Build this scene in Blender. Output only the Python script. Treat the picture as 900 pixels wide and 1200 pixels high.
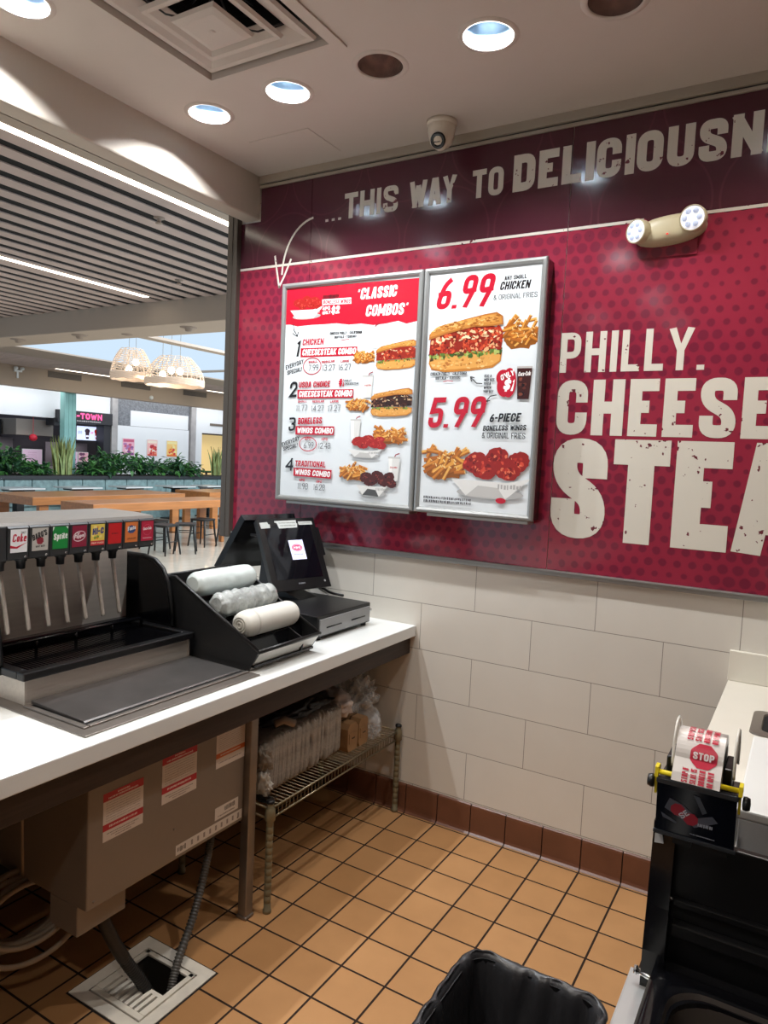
import bpy, bmesh, math, random
from mathutils import Vector, Matrix, noise

for o in list(bpy.data.objects):
    bpy.data.objects.remove(o)
SC = bpy.context.scene
COL = SC.collection
RND = random.Random(7)
PI = math.pi

# ------------------------------------------------------------------ camera, world, exposure
cd = bpy.data.cameras.new('camera')
cam = bpy.data.objects.new('camera', cd)
COL.objects.link(cam)
cam.matrix_world = Matrix(((0.85686634, -0.07768554, 0.50965187, 1.62505),
                           (0.51347568, 0.04025298, -0.85715951, -2.78425),
                           (0.04607389, 0.99616497, 0.07438106, 1.59027),
                           (0, 0, 0, 1)))
cd.sensor_fit = 'HORIZONTAL'
cd.sensor_width = 36.0
cd.lens = 839.377 / 900.0 * 36.0
cd.clip_start = 0.02
cd.clip_end = 200
SC.camera = cam

world = bpy.data.worlds.new('world')
SC.world = world
world.use_nodes = True
bg = world.node_tree.nodes['Background']
bg.inputs[0].default_value = (0.66, 0.83, 1.0, 1)
bg.inputs[1].default_value = 0.86
SC.view_settings.view_transform = 'Standard'
SC.view_settings.look = 'None'
SC.view_settings.gamma = 1.0
SC.view_settings.use_curve_mapping = False
SC.view_settings.exposure = 0.22
LAMP_W = 50.0        # each lit downlight over the counter side (bare bulb in its can)
LAMP_COL = (0.93, 0.97, 1.0)
REAR_W = 12.0        # each downlight out of view, nearly all of them added as fill
REAR_COL = (1.0, 0.93, 0.84)
SKY_W = 900.0        # daylight coming down through the concourse roof lights
STRIP_E = 5.0        # luminous line lights of the concourse ceiling
MENU_E = 0.10


def sl(c):
    """sRGB 0-255 triple or hex to linear"""
    if isinstance(c, str):
        c = tuple(int(c[i:i + 2], 16) for i in (0, 2, 4))
    return tuple((v / 255 / 12.92) if v / 255 <= 0.04045 else ((v / 255 + 0.055) / 1.055) ** 2.4 for v in c[:3])


def light_area(name, loc, power, size, color, parent=None, shape='DISK', size_y=None, rot=(0, 0, 0), spread=None):
    ld = bpy.data.lights.new(name, 'AREA')
    ld.energy = power
    ld.shape = shape
    ld.size = size
    if size_y:
        ld.size_y = size_y
    ld.color = color
    if spread:
        ld.spread = spread
    o = bpy.data.objects.new(name, ld)
    COL.objects.link(o)
    o.location = loc
    o.rotation_euler = rot
    if parent:
        o.parent = parent
    return o


# daylight through the concourse roof lights (sky above them is the world)
light_area('roof_daylight', (-2.2, 8.0, 4.2), SKY_W, 4.0, (0.90, 0.96, 1.0), shape='RECTANGLE', size_y=8.0, rot=(0, math.radians(25), 0))

# ------------------------------------------------------------------ materials
MATS = {}


def mat(name, col, rough=0.5, metal=0.0, spec=0.5, var=0.0, vscale=8.0, bump=0.0, bscale=60.0, emit=0.0,
        trans=0.0, alpha=1.0, coat=0.0, ecol=None, stretch=None):
    if name in MATS:
        return MATS[name]
    m = bpy.data.materials.new(name)
    m.use_nodes = True
    nt = m.node_tree
    b = nt.nodes['Principled BSDF']
    c = sl(col)
    b.inputs['Base Color'].default_value = (*c, 1)
    b.inputs['Roughness'].default_value = rough
    b.inputs['Metallic'].default_value = metal
    b.inputs['Specular IOR Level'].default_value = spec
    b.inputs['Transmission Weight'].default_value = trans
    b.inputs['Alpha'].default_value = alpha
    b.inputs['Coat Weight'].default_value = coat
    if emit:
        b.inputs['Emission Color'].default_value = (*(sl(ecol) if ecol else c), 1)
        b.inputs['Emission Strength'].default_value = emit
    if var or bump:
        tc = nt.nodes.new('ShaderNodeTexCoord')
        mp = nt.nodes.new('ShaderNodeMapping')
        nt.links.new(tc.outputs['Object'], mp.inputs['Vector'])
        if stretch:
            mp.inputs['Scale'].default_value = stretch
    if var:
        n = nt.nodes.new('ShaderNodeTexNoise')
        n.inputs['Scale'].default_value = vscale
        n.inputs['Detail'].default_value = 5
        nt.links.new(mp.outputs[0], n.inputs['Vector'])
        r = nt.nodes.new('ShaderNodeValToRGB')
        r.color_ramp.elements[0].position = 0.3
        r.color_ramp.elements[1].position = 0.7
        r.color_ramp.elements[0].color = (*[v * (1 - var) for v in c], 1)
        r.color_ramp.elements[1].color = (*[min(1, v * (1 + var)) for v in c], 1)
        nt.links.new(n.outputs['Fac'], r.inputs['Fac'])
        nt.links.new(r.outputs['Color'], b.inputs['Base Color'])
    if bump:
        n2 = nt.nodes.new('ShaderNodeTexNoise')
        n2.inputs['Scale'].default_value = bscale
        n2.inputs['Detail'].default_value = 4
        nt.links.new(mp.outputs[0], n2.inputs['Vector'])
        bp = nt.nodes.new('ShaderNodeBump')
        bp.inputs['Strength'].default_value = bump
        bp.inputs['Distance'].default_value = 0.01
        nt.links.new(n2.outputs['Fac'], bp.inputs['Height'])
        nt.links.new(bp.outputs['Normal'], b.inputs['Normal'])
    MATS[name] = m
    return m


def nodes_of(name):
    m = bpy.data.materials.new(name)
    m.use_nodes = True
    MATS[name] = m
    return m, m.node_tree, m.node_tree.nodes['Principled BSDF']


def N(nt, typ, **kw):
    n = nt.nodes.new(typ)
    for k, v in kw.items():
        setattr(n, k, v)
    return n


def math_n(nt, op, a, b=None):
    n = N(nt, 'ShaderNodeMath', operation=op)
    for i, v in enumerate((a, b)):
        if v is None:
            continue
        if isinstance(v, (int, float)):
            n.inputs[i].default_value = v
        else:
            nt.links.new(v, n.inputs[i])
    return n.outputs[0]


def brick_mat(name, c1, c2, cm, bw, rh, mortar, off, shift, axes, rough, bump=0.3, var=0.06, spec=0.5):
    """tile pattern in world metres; axes picks which two world axes run along / across the rows"""
    m, nt, b = nodes_of(name)
    g = N(nt, 'ShaderNodeNewGeometry')
    s = N(nt, 'ShaderNodeSeparateXYZ')
    nt.links.new(g.outputs['Position'], s.inputs[0])
    u = math_n(nt, 'ADD', s.outputs[axes[0]], shift[0])
    v = math_n(nt, 'ADD', s.outputs[axes[1]], shift[1])
    cb = N(nt, 'ShaderNodeCombineXYZ')
    nt.links.new(u, cb.inputs[0])
    nt.links.new(v, cb.inputs[1])
    t = N(nt, 'ShaderNodeTexBrick')
    t.offset = off
    t.offset_frequency = 2
    t.squash = 1
    nt.links.new(cb.outputs[0], t.inputs['Vector'])
    t.inputs['Color1'].default_value = (*sl(c1), 1)
    t.inputs['Color2'].default_value = (*sl(c2), 1)
    t.inputs['Mortar'].default_value = (*sl(cm), 1)
    t.inputs['Scale'].default_value = 1
    t.inputs['Mortar Size'].default_value = mortar
    t.inputs['Mortar Smooth'].default_value = 0.1
    t.inputs['Brick Width'].default_value = bw
    t.inputs['Row Height'].default_value = rh
    n = N(nt, 'ShaderNodeTexNoise')
    n.inputs['Scale'].default_value = 7
    n.inputs['Detail'].default_value = 6
    nt.links.new(g.outputs['Position'], n.inputs['Vector'])
    mx = N(nt, 'ShaderNodeMix', data_type='RGBA', blend_type='MULTIPLY')
    mx.inputs[0].default_value = 1
    r = N(nt, 'ShaderNodeValToRGB')
    r.color_ramp.elements[0].position = 0.3
    r.color_ramp.elements[1].position = 0.7
    r.color_ramp.elements[0].color = (1 - var * 2, 1 - var * 2.2, 1 - var * 2.4, 1)
    r.color_ramp.elements[1].color = (1, 1, 1, 1)
    nt.links.new(n.outputs['Fac'], r.inputs[0])
    nt.links.new(t.outputs['Color'], mx.inputs[6])
    nt.links.new(r.outputs[0], mx.inputs[7])
    nt.links.new(mx.outputs[2], b.inputs['Base Color'])
    rr = N(nt, 'ShaderNodeMapRange')
    nt.links.new(t.outputs['Fac'], rr.inputs[0])
    rr.inputs[3].default_value = rough
    rr.inputs[4].default_value = 0.9
    nt.links.new(rr.outputs[0], b.inputs['Roughness'])
    b.inputs['Specular IOR Level'].default_value = spec
    if bump:
        bp = N(nt, 'ShaderNodeBump', invert=True)
        bp.inputs['Strength'].default_value = bump
        bp.inputs['Distance'].default_value = 0.004
        nt.links.new(t.outputs['Fac'], bp.inputs['Height'])
        nt.links.new(bp.outputs[0], b.inputs['Normal'])
    return m


# wall tile: running bond 0.5065 x 0.2064, first course line at z = 0.9609
M_WALLTILE = brick_mat('wall_tile', 'dfd9cf', 'dbd5cb', '8d857b', 0.5065, 0.2064, 0.0014, 0.5,
                       (0.0686, -0.9609 + 0.2064 * 5), (0, 2), 0.22, bump=0.25, var=0.015)
M_FLOOR = brick_mat('quarry_tile', 'b98a5c', 'b18254', '2b1d15', 0.1588, 0.1588, 0.0038, 0.0,
                    (0.0, 0.1913 + 0.1588 * 20), (0, 1), 0.5, bump=0.35, var=0.055, spec=0.3)
M_MALLFLOOR = brick_mat('concourse_tile', 'cdc3b4', 'c3b8a8', 'a59a8c', 0.6, 0.6, 0.003, 0.0, (0, 0), (0, 1), 0.12,
                        bump=0.0, var=0.05)


def graphic_mat():
    """printed wall graphic: dark maroon band above, crimson with a honeycomb of darker dots below"""
    m, nt, b = nodes_of('wall_graphic')
    g = N(nt, 'ShaderNodeNewGeometry')
    s = N(nt, 'ShaderNodeSeparateXYZ')
    nt.links.new(g.outputs['Position'], s.inputs[0])
    X, Z = s.outputs[0], s.outputs[2]

    def cell(P, dx, dz):
        u = math_n(nt, 'ADD', math_n(nt, 'DIVIDE', X, P), dx)
        v = math_n(nt, 'ADD', math_n(nt, 'DIVIDE', Z, P * 1.7320508), dz)
        u = math_n(nt, 'SUBTRACT', math_n(nt, 'FRACT', math_n(nt, 'ADD', u, 50.0)), 0.5)
        v = math_n(nt, 'MULTIPLY', math_n(nt, 'SUBTRACT', math_n(nt, 'FRACT', math_n(nt, 'ADD', v, 50.0)), 0.5), 1.7320508)
        return u, v

    def dist(P):
        u, v = cell(P, 0, 0)
        d1 = math_n(nt, 'SQRT', math_n(nt, 'ADD', math_n(nt, 'MULTIPLY', u, u), math_n(nt, 'MULTIPLY', v, v)))
        u, v = cell(P, 0.5, 0.5)
        d2 = math_n(nt, 'SQRT', math_n(nt, 'ADD', math_n(nt, 'MULTIPLY', u, u), math_n(nt, 'MULTIPLY', v, v)))
        return math_n(nt, 'MINIMUM', d1, d2)

    d = dist(0.050)
    n = N(nt, 'ShaderNodeTexNoise')
    n.inputs['Scale'].default_value = 2.6
    n.inputs['Detail'].default_value = 3
    nt.links.new(g.outputs['Position'], n.inputs['Vector'])
    n2 = N(nt, 'ShaderNodeTexNoise')
    n2.inputs['Scale'].default_value = 13
    nt.links.new(g.outputs['Position'], n2.inputs['Vector'])
    rad = N(nt, 'ShaderNodeMapRange')
    nt.links.new(math_n(nt, 'ADD', n.outputs['Fac'], math_n(nt, 'MULTIPLY', n2.outputs['Fac'], 0.35)), rad.inputs[0])
    rad.inputs[1].default_value = 0.5
    rad.inputs[2].default_value = 0.95
    rad.inputs[3].default_value = 0.16
    rad.inputs[4].default_value = 0.56
    inside = N(nt, 'ShaderNodeMapRange')
    nt.links.new(math_n(nt, 'SUBTRACT', rad.outputs[0], d), inside.inputs[0])
    inside.inputs[1].default_value = -0.03
    inside.inputs[2].default_value = 0.05
    # base crimson, patchy
    cr = N(nt, 'ShaderNodeValToRGB')
    cr.color_ramp.elements[0].position = 0.3
    cr.color_ramp.elements[1].position = 0.72
    cr.color_ramp.elements[0].color = (*sl('972b40'), 1)
    cr.color_ramp.elements[1].color = (*sl('85243a'), 1)
    nt.links.new(n.outputs['Fac'], cr.inputs[0])
    mx = N(nt, 'ShaderNodeMix', data_type='RGBA')
    nt.links.new(math_n(nt, 'MULTIPLY', inside.outputs[0], 0.85), mx.inputs[0])
    nt.links.new(cr.outputs[0], mx.inputs[6])
    mx.inputs[7].default_value = (*sl('6e2136'), 1)
    # dark band above z = 2.50, big faint hexagon outlines
    dh = dist(0.42)
    ring = N(nt, 'ShaderNodeMapRange')
    nt.links.new(math_n(nt, 'ABSOLUTE', math_n(nt, 'SUBTRACT', dh, 0.47)), ring.inputs[0])
    ring.inputs[1].default_value = 0.006
    ring.inputs[2].default_value = 0.012
    ring.inputs[3].default_value = 0.35
    ring.inputs[4].default_value = 0.0
    mb = N(nt, 'ShaderNodeMix', data_type='RGBA')
    nt.links.new(ring.outputs[0], mb.inputs[0])
    mb.inputs[6].default_value = (*sl('4a202b'), 1)
    mb.inputs[7].default_value = (*sl('6a3440'), 1)
    top = N(nt, 'ShaderNodeMapRange')
    nt.links.new(Z, top.inputs[0])
    top.inputs[1].default_value = 2.44
    top.inputs[2].default_value = 2.54
    edge = math_n(nt, 'GREATER_THAN', math_n(nt, 'ADD', top.outputs[0], math_n(nt, 'MULTIPLY', math_n(nt, 'SUBTRACT', 0.3, d), 0.8)), 0.5)
    fin = N(nt, 'ShaderNodeMix', data_type='RGBA')
    nt.links.new(edge, fin.inputs[0])
    nt.links.new(mx.outputs[2], fin.inputs[6])
    nt.links.new(mb.outputs[2], fin.inputs[7])
    nt.links.new(fin.outputs[2], b.inputs['Base Color'])
    b.inputs['Roughness'].default_value = 0.12
    b.inputs['Specular IOR Level'].default_value = 0.5
    return m


M_GRAPHIC = graphic_mat()


def letter_mat():
    """off-white print with scuffs and scratches that let the red through"""
    m, nt, b = nodes_of('worn_print')
    tc = N(nt, 'ShaderNodeNewGeometry')
    n = N(nt, 'ShaderNodeTexNoise')
    n.inputs['Scale'].default_value = 38
    n.inputs['Detail'].default_value = 3
    nt.links.new(tc.outputs['Position'], n.inputs['Vector'])
    n2 = N(nt, 'ShaderNodeTexNoise')
    n2.inputs['Scale'].default_value = 5
    nt.links.new(tc.outputs['Position'], n2.inputs['Vector'])
    mu = math_n(nt, 'ADD', math_n(nt, 'MULTIPLY', n.outputs['Fac'], 1.0), math_n(nt, 'MULTIPLY', n2.outputs['Fac'], 0.35))
    r = N(nt, 'ShaderNodeValToRGB')
    r.color_ramp.interpolation = 'CONSTANT'
    r.color_ramp.elements[0].color = (*sl('dad3c6'), 1)
    r.color_ramp.elements[1].position = 0.86
    r.color_ramp.elements[1].color = (*sl('6b3038'), 1)
    nt.links.new(mu, r.inputs[0])
    nt.links.new(r.outputs[0], b.inputs['Base Color'])
    b.inputs['Roughness'].default_value = 0.2
    return m


M_LETTER = letter_mat()


def print_mat(name, rough=0.3, emit=0.0):
    m, nt, b = nodes_of(name)
    a = N(nt, 'ShaderNodeVertexColor', layer_name='Col')
    nt.links.new(a.outputs[0], b.inputs['Base Color'])
    b.inputs['Roughness'].default_value = rough
    if emit:
        nt.links.new(a.outputs[0], b.inputs['Emission Color'])
        b.inputs['Emission Strength'].default_value = emit
    return m


M_PRINT = print_mat('printed_label')
M_MENU = print_mat('backlit_print', 0.25, MENU_E)
M_SCREEN = print_mat('lit_screen_image', 0.15, 0.9)

M_CEIL = mat('ceiling_paint', 'cdc3ba', 0.75, var=0.01)
M_SOFFIT = mat('soffit_paint', 'c6bbad', 0.7)
M_STEEL = mat('brushed_steel', 'c9c0b6', 0.40, 0.6, var=0.06, vscale=3, stretch=(30, 1, 30))
M_STEELD = mat('dull_steel', '8d857e', 0.42, 0.85, var=0.08, vscale=20)
M_ALU = mat('aluminium_frame', 'a2a2a0', 0.38, 0.55)
M_CHROME = mat('chrome', 'd0d0d0', 0.12, 1.0)
M_REFLC = mat('unlit_reflector', 'c4b0a8', 0.22, 0.75, var=0.3, vscale=25)  # unlit cans: warm tint stands in for the reflected room
M_REFL = mat('lit_reflector', 'a9b8c4', 0.30, 0.9, var=0.25, vscale=14)  # lit cans: bluish tint put in for the glow of the lamp
M_BLACKP = mat('black_plastic', '0e0e10', 0.38)
M_BLACKG = mat('black_gloss', '0c0c0f', 0.12)
M_DARKG = mat('dark_grey_plastic', '2b2d30', 0.45)
M_BLACKM = mat('black_metal', '141414', 0.5)
M_WHITETOP = mat('white_laminate', 'e6e8e6', 0.22, var=0.01)
M_CREAMTOP = mat('cream_laminate', 'e2dccf', 0.3, var=0.02)
M_WHITEP = mat('white_plastic', 'e2e2df', 0.4)
M_BOXMET = mat('grey_enamel', '847a70', 0.45, 0.25, var=0.03)
M_BEIGEP = mat('beige_plastic', 'c9bd9c', 0.4)
M_CAMW = mat('camera_shell', 'd8cdbd', 0.4)
M_WALNUT = mat('walnut_wood', '32231b', 0.55, var=0.3, vscale=6, stretch=(20, 1, 20))
M_OAK = mat('honey_wood', 'a56a38', 0.35, var=0.18, vscale=2, stretch=(12, 1, 12))
M_SLAT = mat('grey_slat', 'c4b0a8', 0.6, var=0.12, vscale=1.2, stretch=(1, 3, 1))
M_VOID = mat('dark_void', '0a0909', 0.9)
M_MALLW = mat('white_wall', 'e4e6ea', 0.7)
M_MALLC = mat('concourse_beige', 'b5a596', 0.7)
M_FASCIA = mat('fascia_beige', 'a5917d', 0.7)
M_BRONZE = mat('bronze_post', '60574f', 0.4, 0.5)
M_STRIP = mat('line_light', 'fff6e0', 0.5, emit=STRIP_E)
M_TEAL = mat('teal_vinyl', '7d9595', 0.5, var=0.25, vscale=12)
M_TEALG = mat('teal_glass', '8fc2bd', 0.1, var=0.15, vscale=2)
M_GRANITE = mat('grey_stone', '73757b', 0.4, var=0.35, vscale=25)
M_CREAM = mat('brown_tile', '6d4431', 0.35, var=0.12, vscale=9)
M_CARTON = mat('brown_cardboard', '9a7650', 0.7, var=0.15, vscale=20)
M_PULP = mat('grey_pulp', 'aea8a0', 0.9, var=0.22, vscale=40, bump=0.3, bscale=150)
M_PAPER = mat('white_paper', 'd9d5cc', 0.7, var=0.08)
M_BAGB = mat('black_liner', '2c2c2f', 0.33, bump=0.45, bscale=28, stretch=(1, 1, .35))
M_FILM = mat('clear_film', 'eef0f2', 0.10, spec=0.9, alpha=0.30, bump=1.0, bscale=18)
M_SLEEVE = mat('frosted_sleeve', 'd7e0de', 0.25, var=0.06, vscale=20, bump=0.25, bscale=25)
M_SLEEVE2 = mat('crinkled_sleeve', 'a9adab', 0.15, var=0.35, vscale=22, bump=0.8, bscale=40)
M_CUP = mat('foam_cup', 'dedbd2', 0.5)
M_YELLOW = mat('yellow_plastic', 'd8c21c', 0.4)
M_NAVY = mat('navy_gloss', '070a14', 0.12)
M_TAPE = mat('white_tape', 'e3ddd8', 0.3)
M_HOSEG = mat('grey_hose', '4b4844', 0.5)
M_HOSEB = mat('beige_hose', 'a08d78', 0.6)
M_DRAIN = mat('white_enamel', 'e0d9cc', 0.4, var=0.12, vscale=15)
M_WIRE = mat('brass_wire', '8c8069', 0.35, 0.8)
M_POSTC = mat('shelf_post', '7d745b', 0.5, 0.3, var=0.15, vscale=30)
M_LEAF = mat('leaf_green', '4f8544', 0.5, var=0.35, vscale=9)
M_LEAFD = mat('leaf_dark', '33593d', 0.5, var=0.35, vscale=9)
M_LEAFY = mat('leaf_striped', '84884a', 0.5, var=0.4, vscale=7)
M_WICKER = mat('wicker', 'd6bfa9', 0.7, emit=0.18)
M_BULB = mat('warm_bulb', 'ffe9c0', 0.4, emit=8.0)
M_LENSW = mat('led_lens', 'f2f4ff', 0.08, emit=0.35)  # faint glow stands in for room light the unlit lens reflects
M_LAMP = mat('lamp_disc', 'dcefff', 0.3, emit=2.5)
M_GLASSD = mat('dark_screen', '101018', 0.05)
M_MARBLE = mat('pale_marble', 'd9dad8', 0.2, var=0.06)
M_TANTUB = mat('steel_tub', '3f3935', 0.35, 0.4)


# ------------------------------------------------------------------ mesh builder
class MB:
    def __init__(s):
        s.v, s.f, s.m, s.c, s.sm = [], [], [], [], []

    def add(s, vs, fs, mi=0, col=None, smooth=False):
        o = len(s.v)
        s.v += [tuple(v) for v in vs]
        for f in fs:
            s.f.append([i + o for i in f])
            s.m.append(mi)
            s.c.append(col)
            s.sm.append(smooth)
        return s

    def box(s, x0, x1, y0, y1, z0, z1, mi=0, bev=0.0):
        if bev:
            bm = bmesh.new()
            bmesh.ops.create_cube(bm, size=1)
            for v in bm.verts:
                v.co = ((x0 + x1) / 2 + v.co.x * (x1 - x0), (y0 + y1) / 2 + v.co.y * (y1 - y0), (z0 + z1) / 2 + v.co.z * (z1 - z0))
            bmesh.ops.bevel(bm, geom=bm.edges[:], offset=bev, segments=2, affect='EDGES', profile=0.5)
            s.bm(bm, mi)
            return s
        s.add([(x0, y0, z0), (x1, y0, z0), (x1, y1, z0), (x0, y1, z0), (x0, y0, z1), (x1, y0, z1), (x1, y1, z1), (x0, y1, z1)],
              [(0, 3, 2, 1), (4, 5, 6, 7), (0, 1, 5, 4), (1, 2, 6, 5), (2, 3, 7, 6), (3, 0, 4, 7)], mi)
        return s

    def bm(s, bm, mi=0, smooth=False):
        bm.verts.ensure_lookup_table()
        bm.verts.index_update()
        s.add([v.co[:] for v in bm.verts], [[v.index for v in f.verts] for f in bm.faces], mi, smooth=smooth)
        bm.free()

    def prism(s, poly, axis, a, b, mi=0):
        """extrude a 2D polygon along an axis (poly given in the two other axes in order)"""
        n = len(poly)

        def P(p, t):
            if axis == 'x':
                return (t, p[0], p[1])
            if axis == 'y':
                return (p[0], t, p[1])
            return (p[0], p[1], t)
        vs = [P(p, a) for p in poly] + [P(p, b) for p in poly]
        fs = [list(range(n))[::-1], list(range(n, 2 * n))] + [(i, (i + 1) % n, n + (i + 1) % n, n + i) for i in range(n)]
        s.add(vs, fs, mi)
        return s

    def tube(s, pts, r, seg=10, mi=0, caps=True, closed=False, rfun=None):
        pts = [Vector(p) for p in pts]
        n = len(pts)
        vs, fs = [], []
        up = Vector((0, 0, 1))
        prev = None
        for i, p in enumerate(pts):
            if closed:
                t = pts[(i + 1) % n] - pts[i - 1]
            else:
                t = pts[min(i + 1, n - 1)] - pts[max(i - 1, 0)]
            t.normalize()
            if prev is None:
                a = t.cross(up)
                if a.length < 1e-3:
                    a = t.cross(Vector((1, 0, 0)))
            else:
                a = prev - t * prev.dot(t)
            a.normalize()
            prev = a
            b = t.cross(a)
            rr = rfun(i, n) if rfun else r
            for k in range(seg):
                an = 2 * PI * k / seg
                vs.append(p + (a * math.cos(an) + b * math.sin(an)) * rr)
        m = n if closed else n - 1
        for i in range(m):
            for k in range(seg):
                j = (i + 1) % n
                fs.append((i * seg + k, i * seg + (k + 1) % seg, j * seg + (k + 1) % seg, j * seg + k))
        if caps and not closed:
            fs.append(list(range(seg))[::-1])
            fs.append([(n - 1) * seg + k for k in range(seg)])
        s.add(vs, fs, mi, smooth=seg > 4)
        return s

    def lathe(s, prof, c, axis='z', seg=32, mi=0, smooth=True, M=None):
        """profile of (radius, height) about an axis through c"""
        vs, fs = [], []
        c = Vector(c)
        for r, h in prof:
            for k in range(seg):
                a = 2 * PI * k / seg
                x, y = r * math.cos(a), r * math.sin(a)
                p = {'z': (x, y, h), 'y': (x, h, y), 'x': (h, x, y)}[axis]
                p = Vector(p)
                if M is not None:
                    p = M @ p
                vs.append(c + p)
        for i in range(len(prof) - 1):
            for k in range(seg):
                fs.append((i * seg + k, i * seg + (k + 1) % seg, (i + 1) * seg + (k + 1) % seg, (i + 1) * seg + k))
        s.add(vs, fs, mi, smooth=smooth)
        return s

    def grid(s, P, nu, nv, mi=0, smooth=True, wrap=False):
        vs = [P(i / nu, j / nv) for j in range(nv + 1) for i in range(nu if wrap else nu + 1)]
        w = nu if wrap else nu + 1
        fs = [(j * w + i, j * w + (i + 1) % w, (j + 1) * w + (i + 1) % w, (j + 1) * w + i) for j in range(nv) for i in range(nu)]
        s.add(vs, fs, mi, smooth=smooth)
        return s

    def blob(s, c, r, amp=0.1, fr=3.0, seed=0, sub=3, mi=0):
        bm = bmesh.new()
        bmesh.ops.create_icosphere(bm, subdivisions=sub, radius=1)
        for v in bm.verts:
            d = v.co.normalized()
            k = 1 + amp * noise.noise(d * fr + Vector((seed * 3.1, seed * 1.7, seed)))+ amp * .5 * noise.noise(d * fr * 2.7 + Vector((seed, 4, 2)))
            v.co = Vector((c[0] + d.x * r[0] * k, c[1] + d.y * r[1] * k, c[2] + d.z * r[2] * k))
        s.bm(bm, mi, True)
        return s


ORG = {}


def build(name, mb, mats, parent=None, origin=None, fixn=True):
    """link one mesh object; vertices are in world metres unless the parent was built at the origin"""
    me = bpy.data.meshes.new(name)
    org = ORG[parent] if parent else Vector(origin if origin else (0, 0, 0))
    me.from_pydata([(v[0] - org[0], v[1] - org[1], v[2] - org[2]) for v in mb.v], [], mb.f)
    if not isinstance(mats, (list, tuple)):
        mats = [mats]
    for m in mats:
        me.materials.append(m)
    for p, mi, sm in zip(me.polygons, mb.m, mb.sm):
        p.material_index = mi
        p.use_smooth = sm
    if any(c is not None for c in mb.c):
        at = me.color_attributes.new('Col', 'FLOAT_COLOR', 'CORNER')
        for p, c in zip(me.polygons, mb.c):
            for li in p.loop_indices:
                at.data[li].color = (*(c or (1, 1, 1)), 1)
    elif fixn:
        bm = bmesh.new()
        bm.from_mesh(me)
        bmesh.ops.recalc_face_normals(bm, faces=bm.faces)
        bm.to_mesh(me)
        bm.free()
    me.update()
    o = bpy.data.objects.new(name, me)
    COL.objects.link(o)
    if parent:
        o.parent = parent
    else:
        o.location = org
    ORG[o] = org
    return o


def tag(o, label, cat, group=None, kind=None):
    o['label'] = label
    o['category'] = cat
    if group:
        o['group'] = group
    if kind:
        o['kind'] = kind
    return o


def thing(name, label, cat, loc=(0, 0, 0), group=None):
    o = bpy.data.objects.new(name, None)
    o.empty_display_size = 0.05
    COL.objects.link(o)
    o.location = loc
    ORG[o] = Vector(loc)
    return tag(o, label, cat, group)


def struct(name, mb, m):
    o = build(name, mb, m)
    o['kind'] = 'structure'
    return o


def dup(root, loc=None, rz=None, label=None):
    r = root.copy()
    COL.objects.link(r)
    if loc is not None:
        r.location = loc
    if rz is not None:
        r.rotation_euler[2] = rz
    if label:
        r['label'] = label
    for ch in list(root.children):
        c = ch.copy()
        COL.objects.link(c)
        c.parent = r
        for g in ch.children:
            d = g.copy()
            COL.objects.link(d)
            d.parent = c
    return r


def boolean_cut(o, cutters):
    """cut openings (lamp holes, drain pit) out of a slab mesh"""
    mb = MB()
    for c in cutters:
        mb.add(*c)
    me = bpy.data.meshes.new('cut')
    me.from_pydata(mb.v, [], mb.f)
    bm = bmesh.new()
    bm.from_mesh(me)
    bmesh.ops.recalc_face_normals(bm, faces=bm.faces)
    bm.to_mesh(me)
    bm.free()
    co = bpy.data.objects.new('cut', me)
    COL.objects.link(co)
    md = o.modifiers.new('cut', 'BOOLEAN')
    md.operation = 'DIFFERENCE'
    md.solver = 'EXACT'
    md.object = co
    dg = bpy.context.evaluated_depsgraph_get()
    nm = bpy.data.meshes.new_from_object(o.evaluated_get(dg))
    o.modifiers.clear()
    o.data = nm
    bpy.data.objects.remove(co)


def cyl_cut(x, y, z0, z1, r, n=40):
    vs = [(x + r * math.cos(2 * PI * k / n), y + r * math.sin(2 * PI * k / n), z) for z in (z0, z1) for k in range(n)]
    fs = [list(range(n))[::-1], list(range(n, 2 * n))] + [(k, (k + 1) % n, n + (k + 1) % n, n + k) for k in range(n)]
    return vs, fs


def box_cut(x0, x1, y0, y1, z0, z1):
    m = MB().box(x0, x1, y0, y1, z0, z1)
    return m.v, m.f


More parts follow.
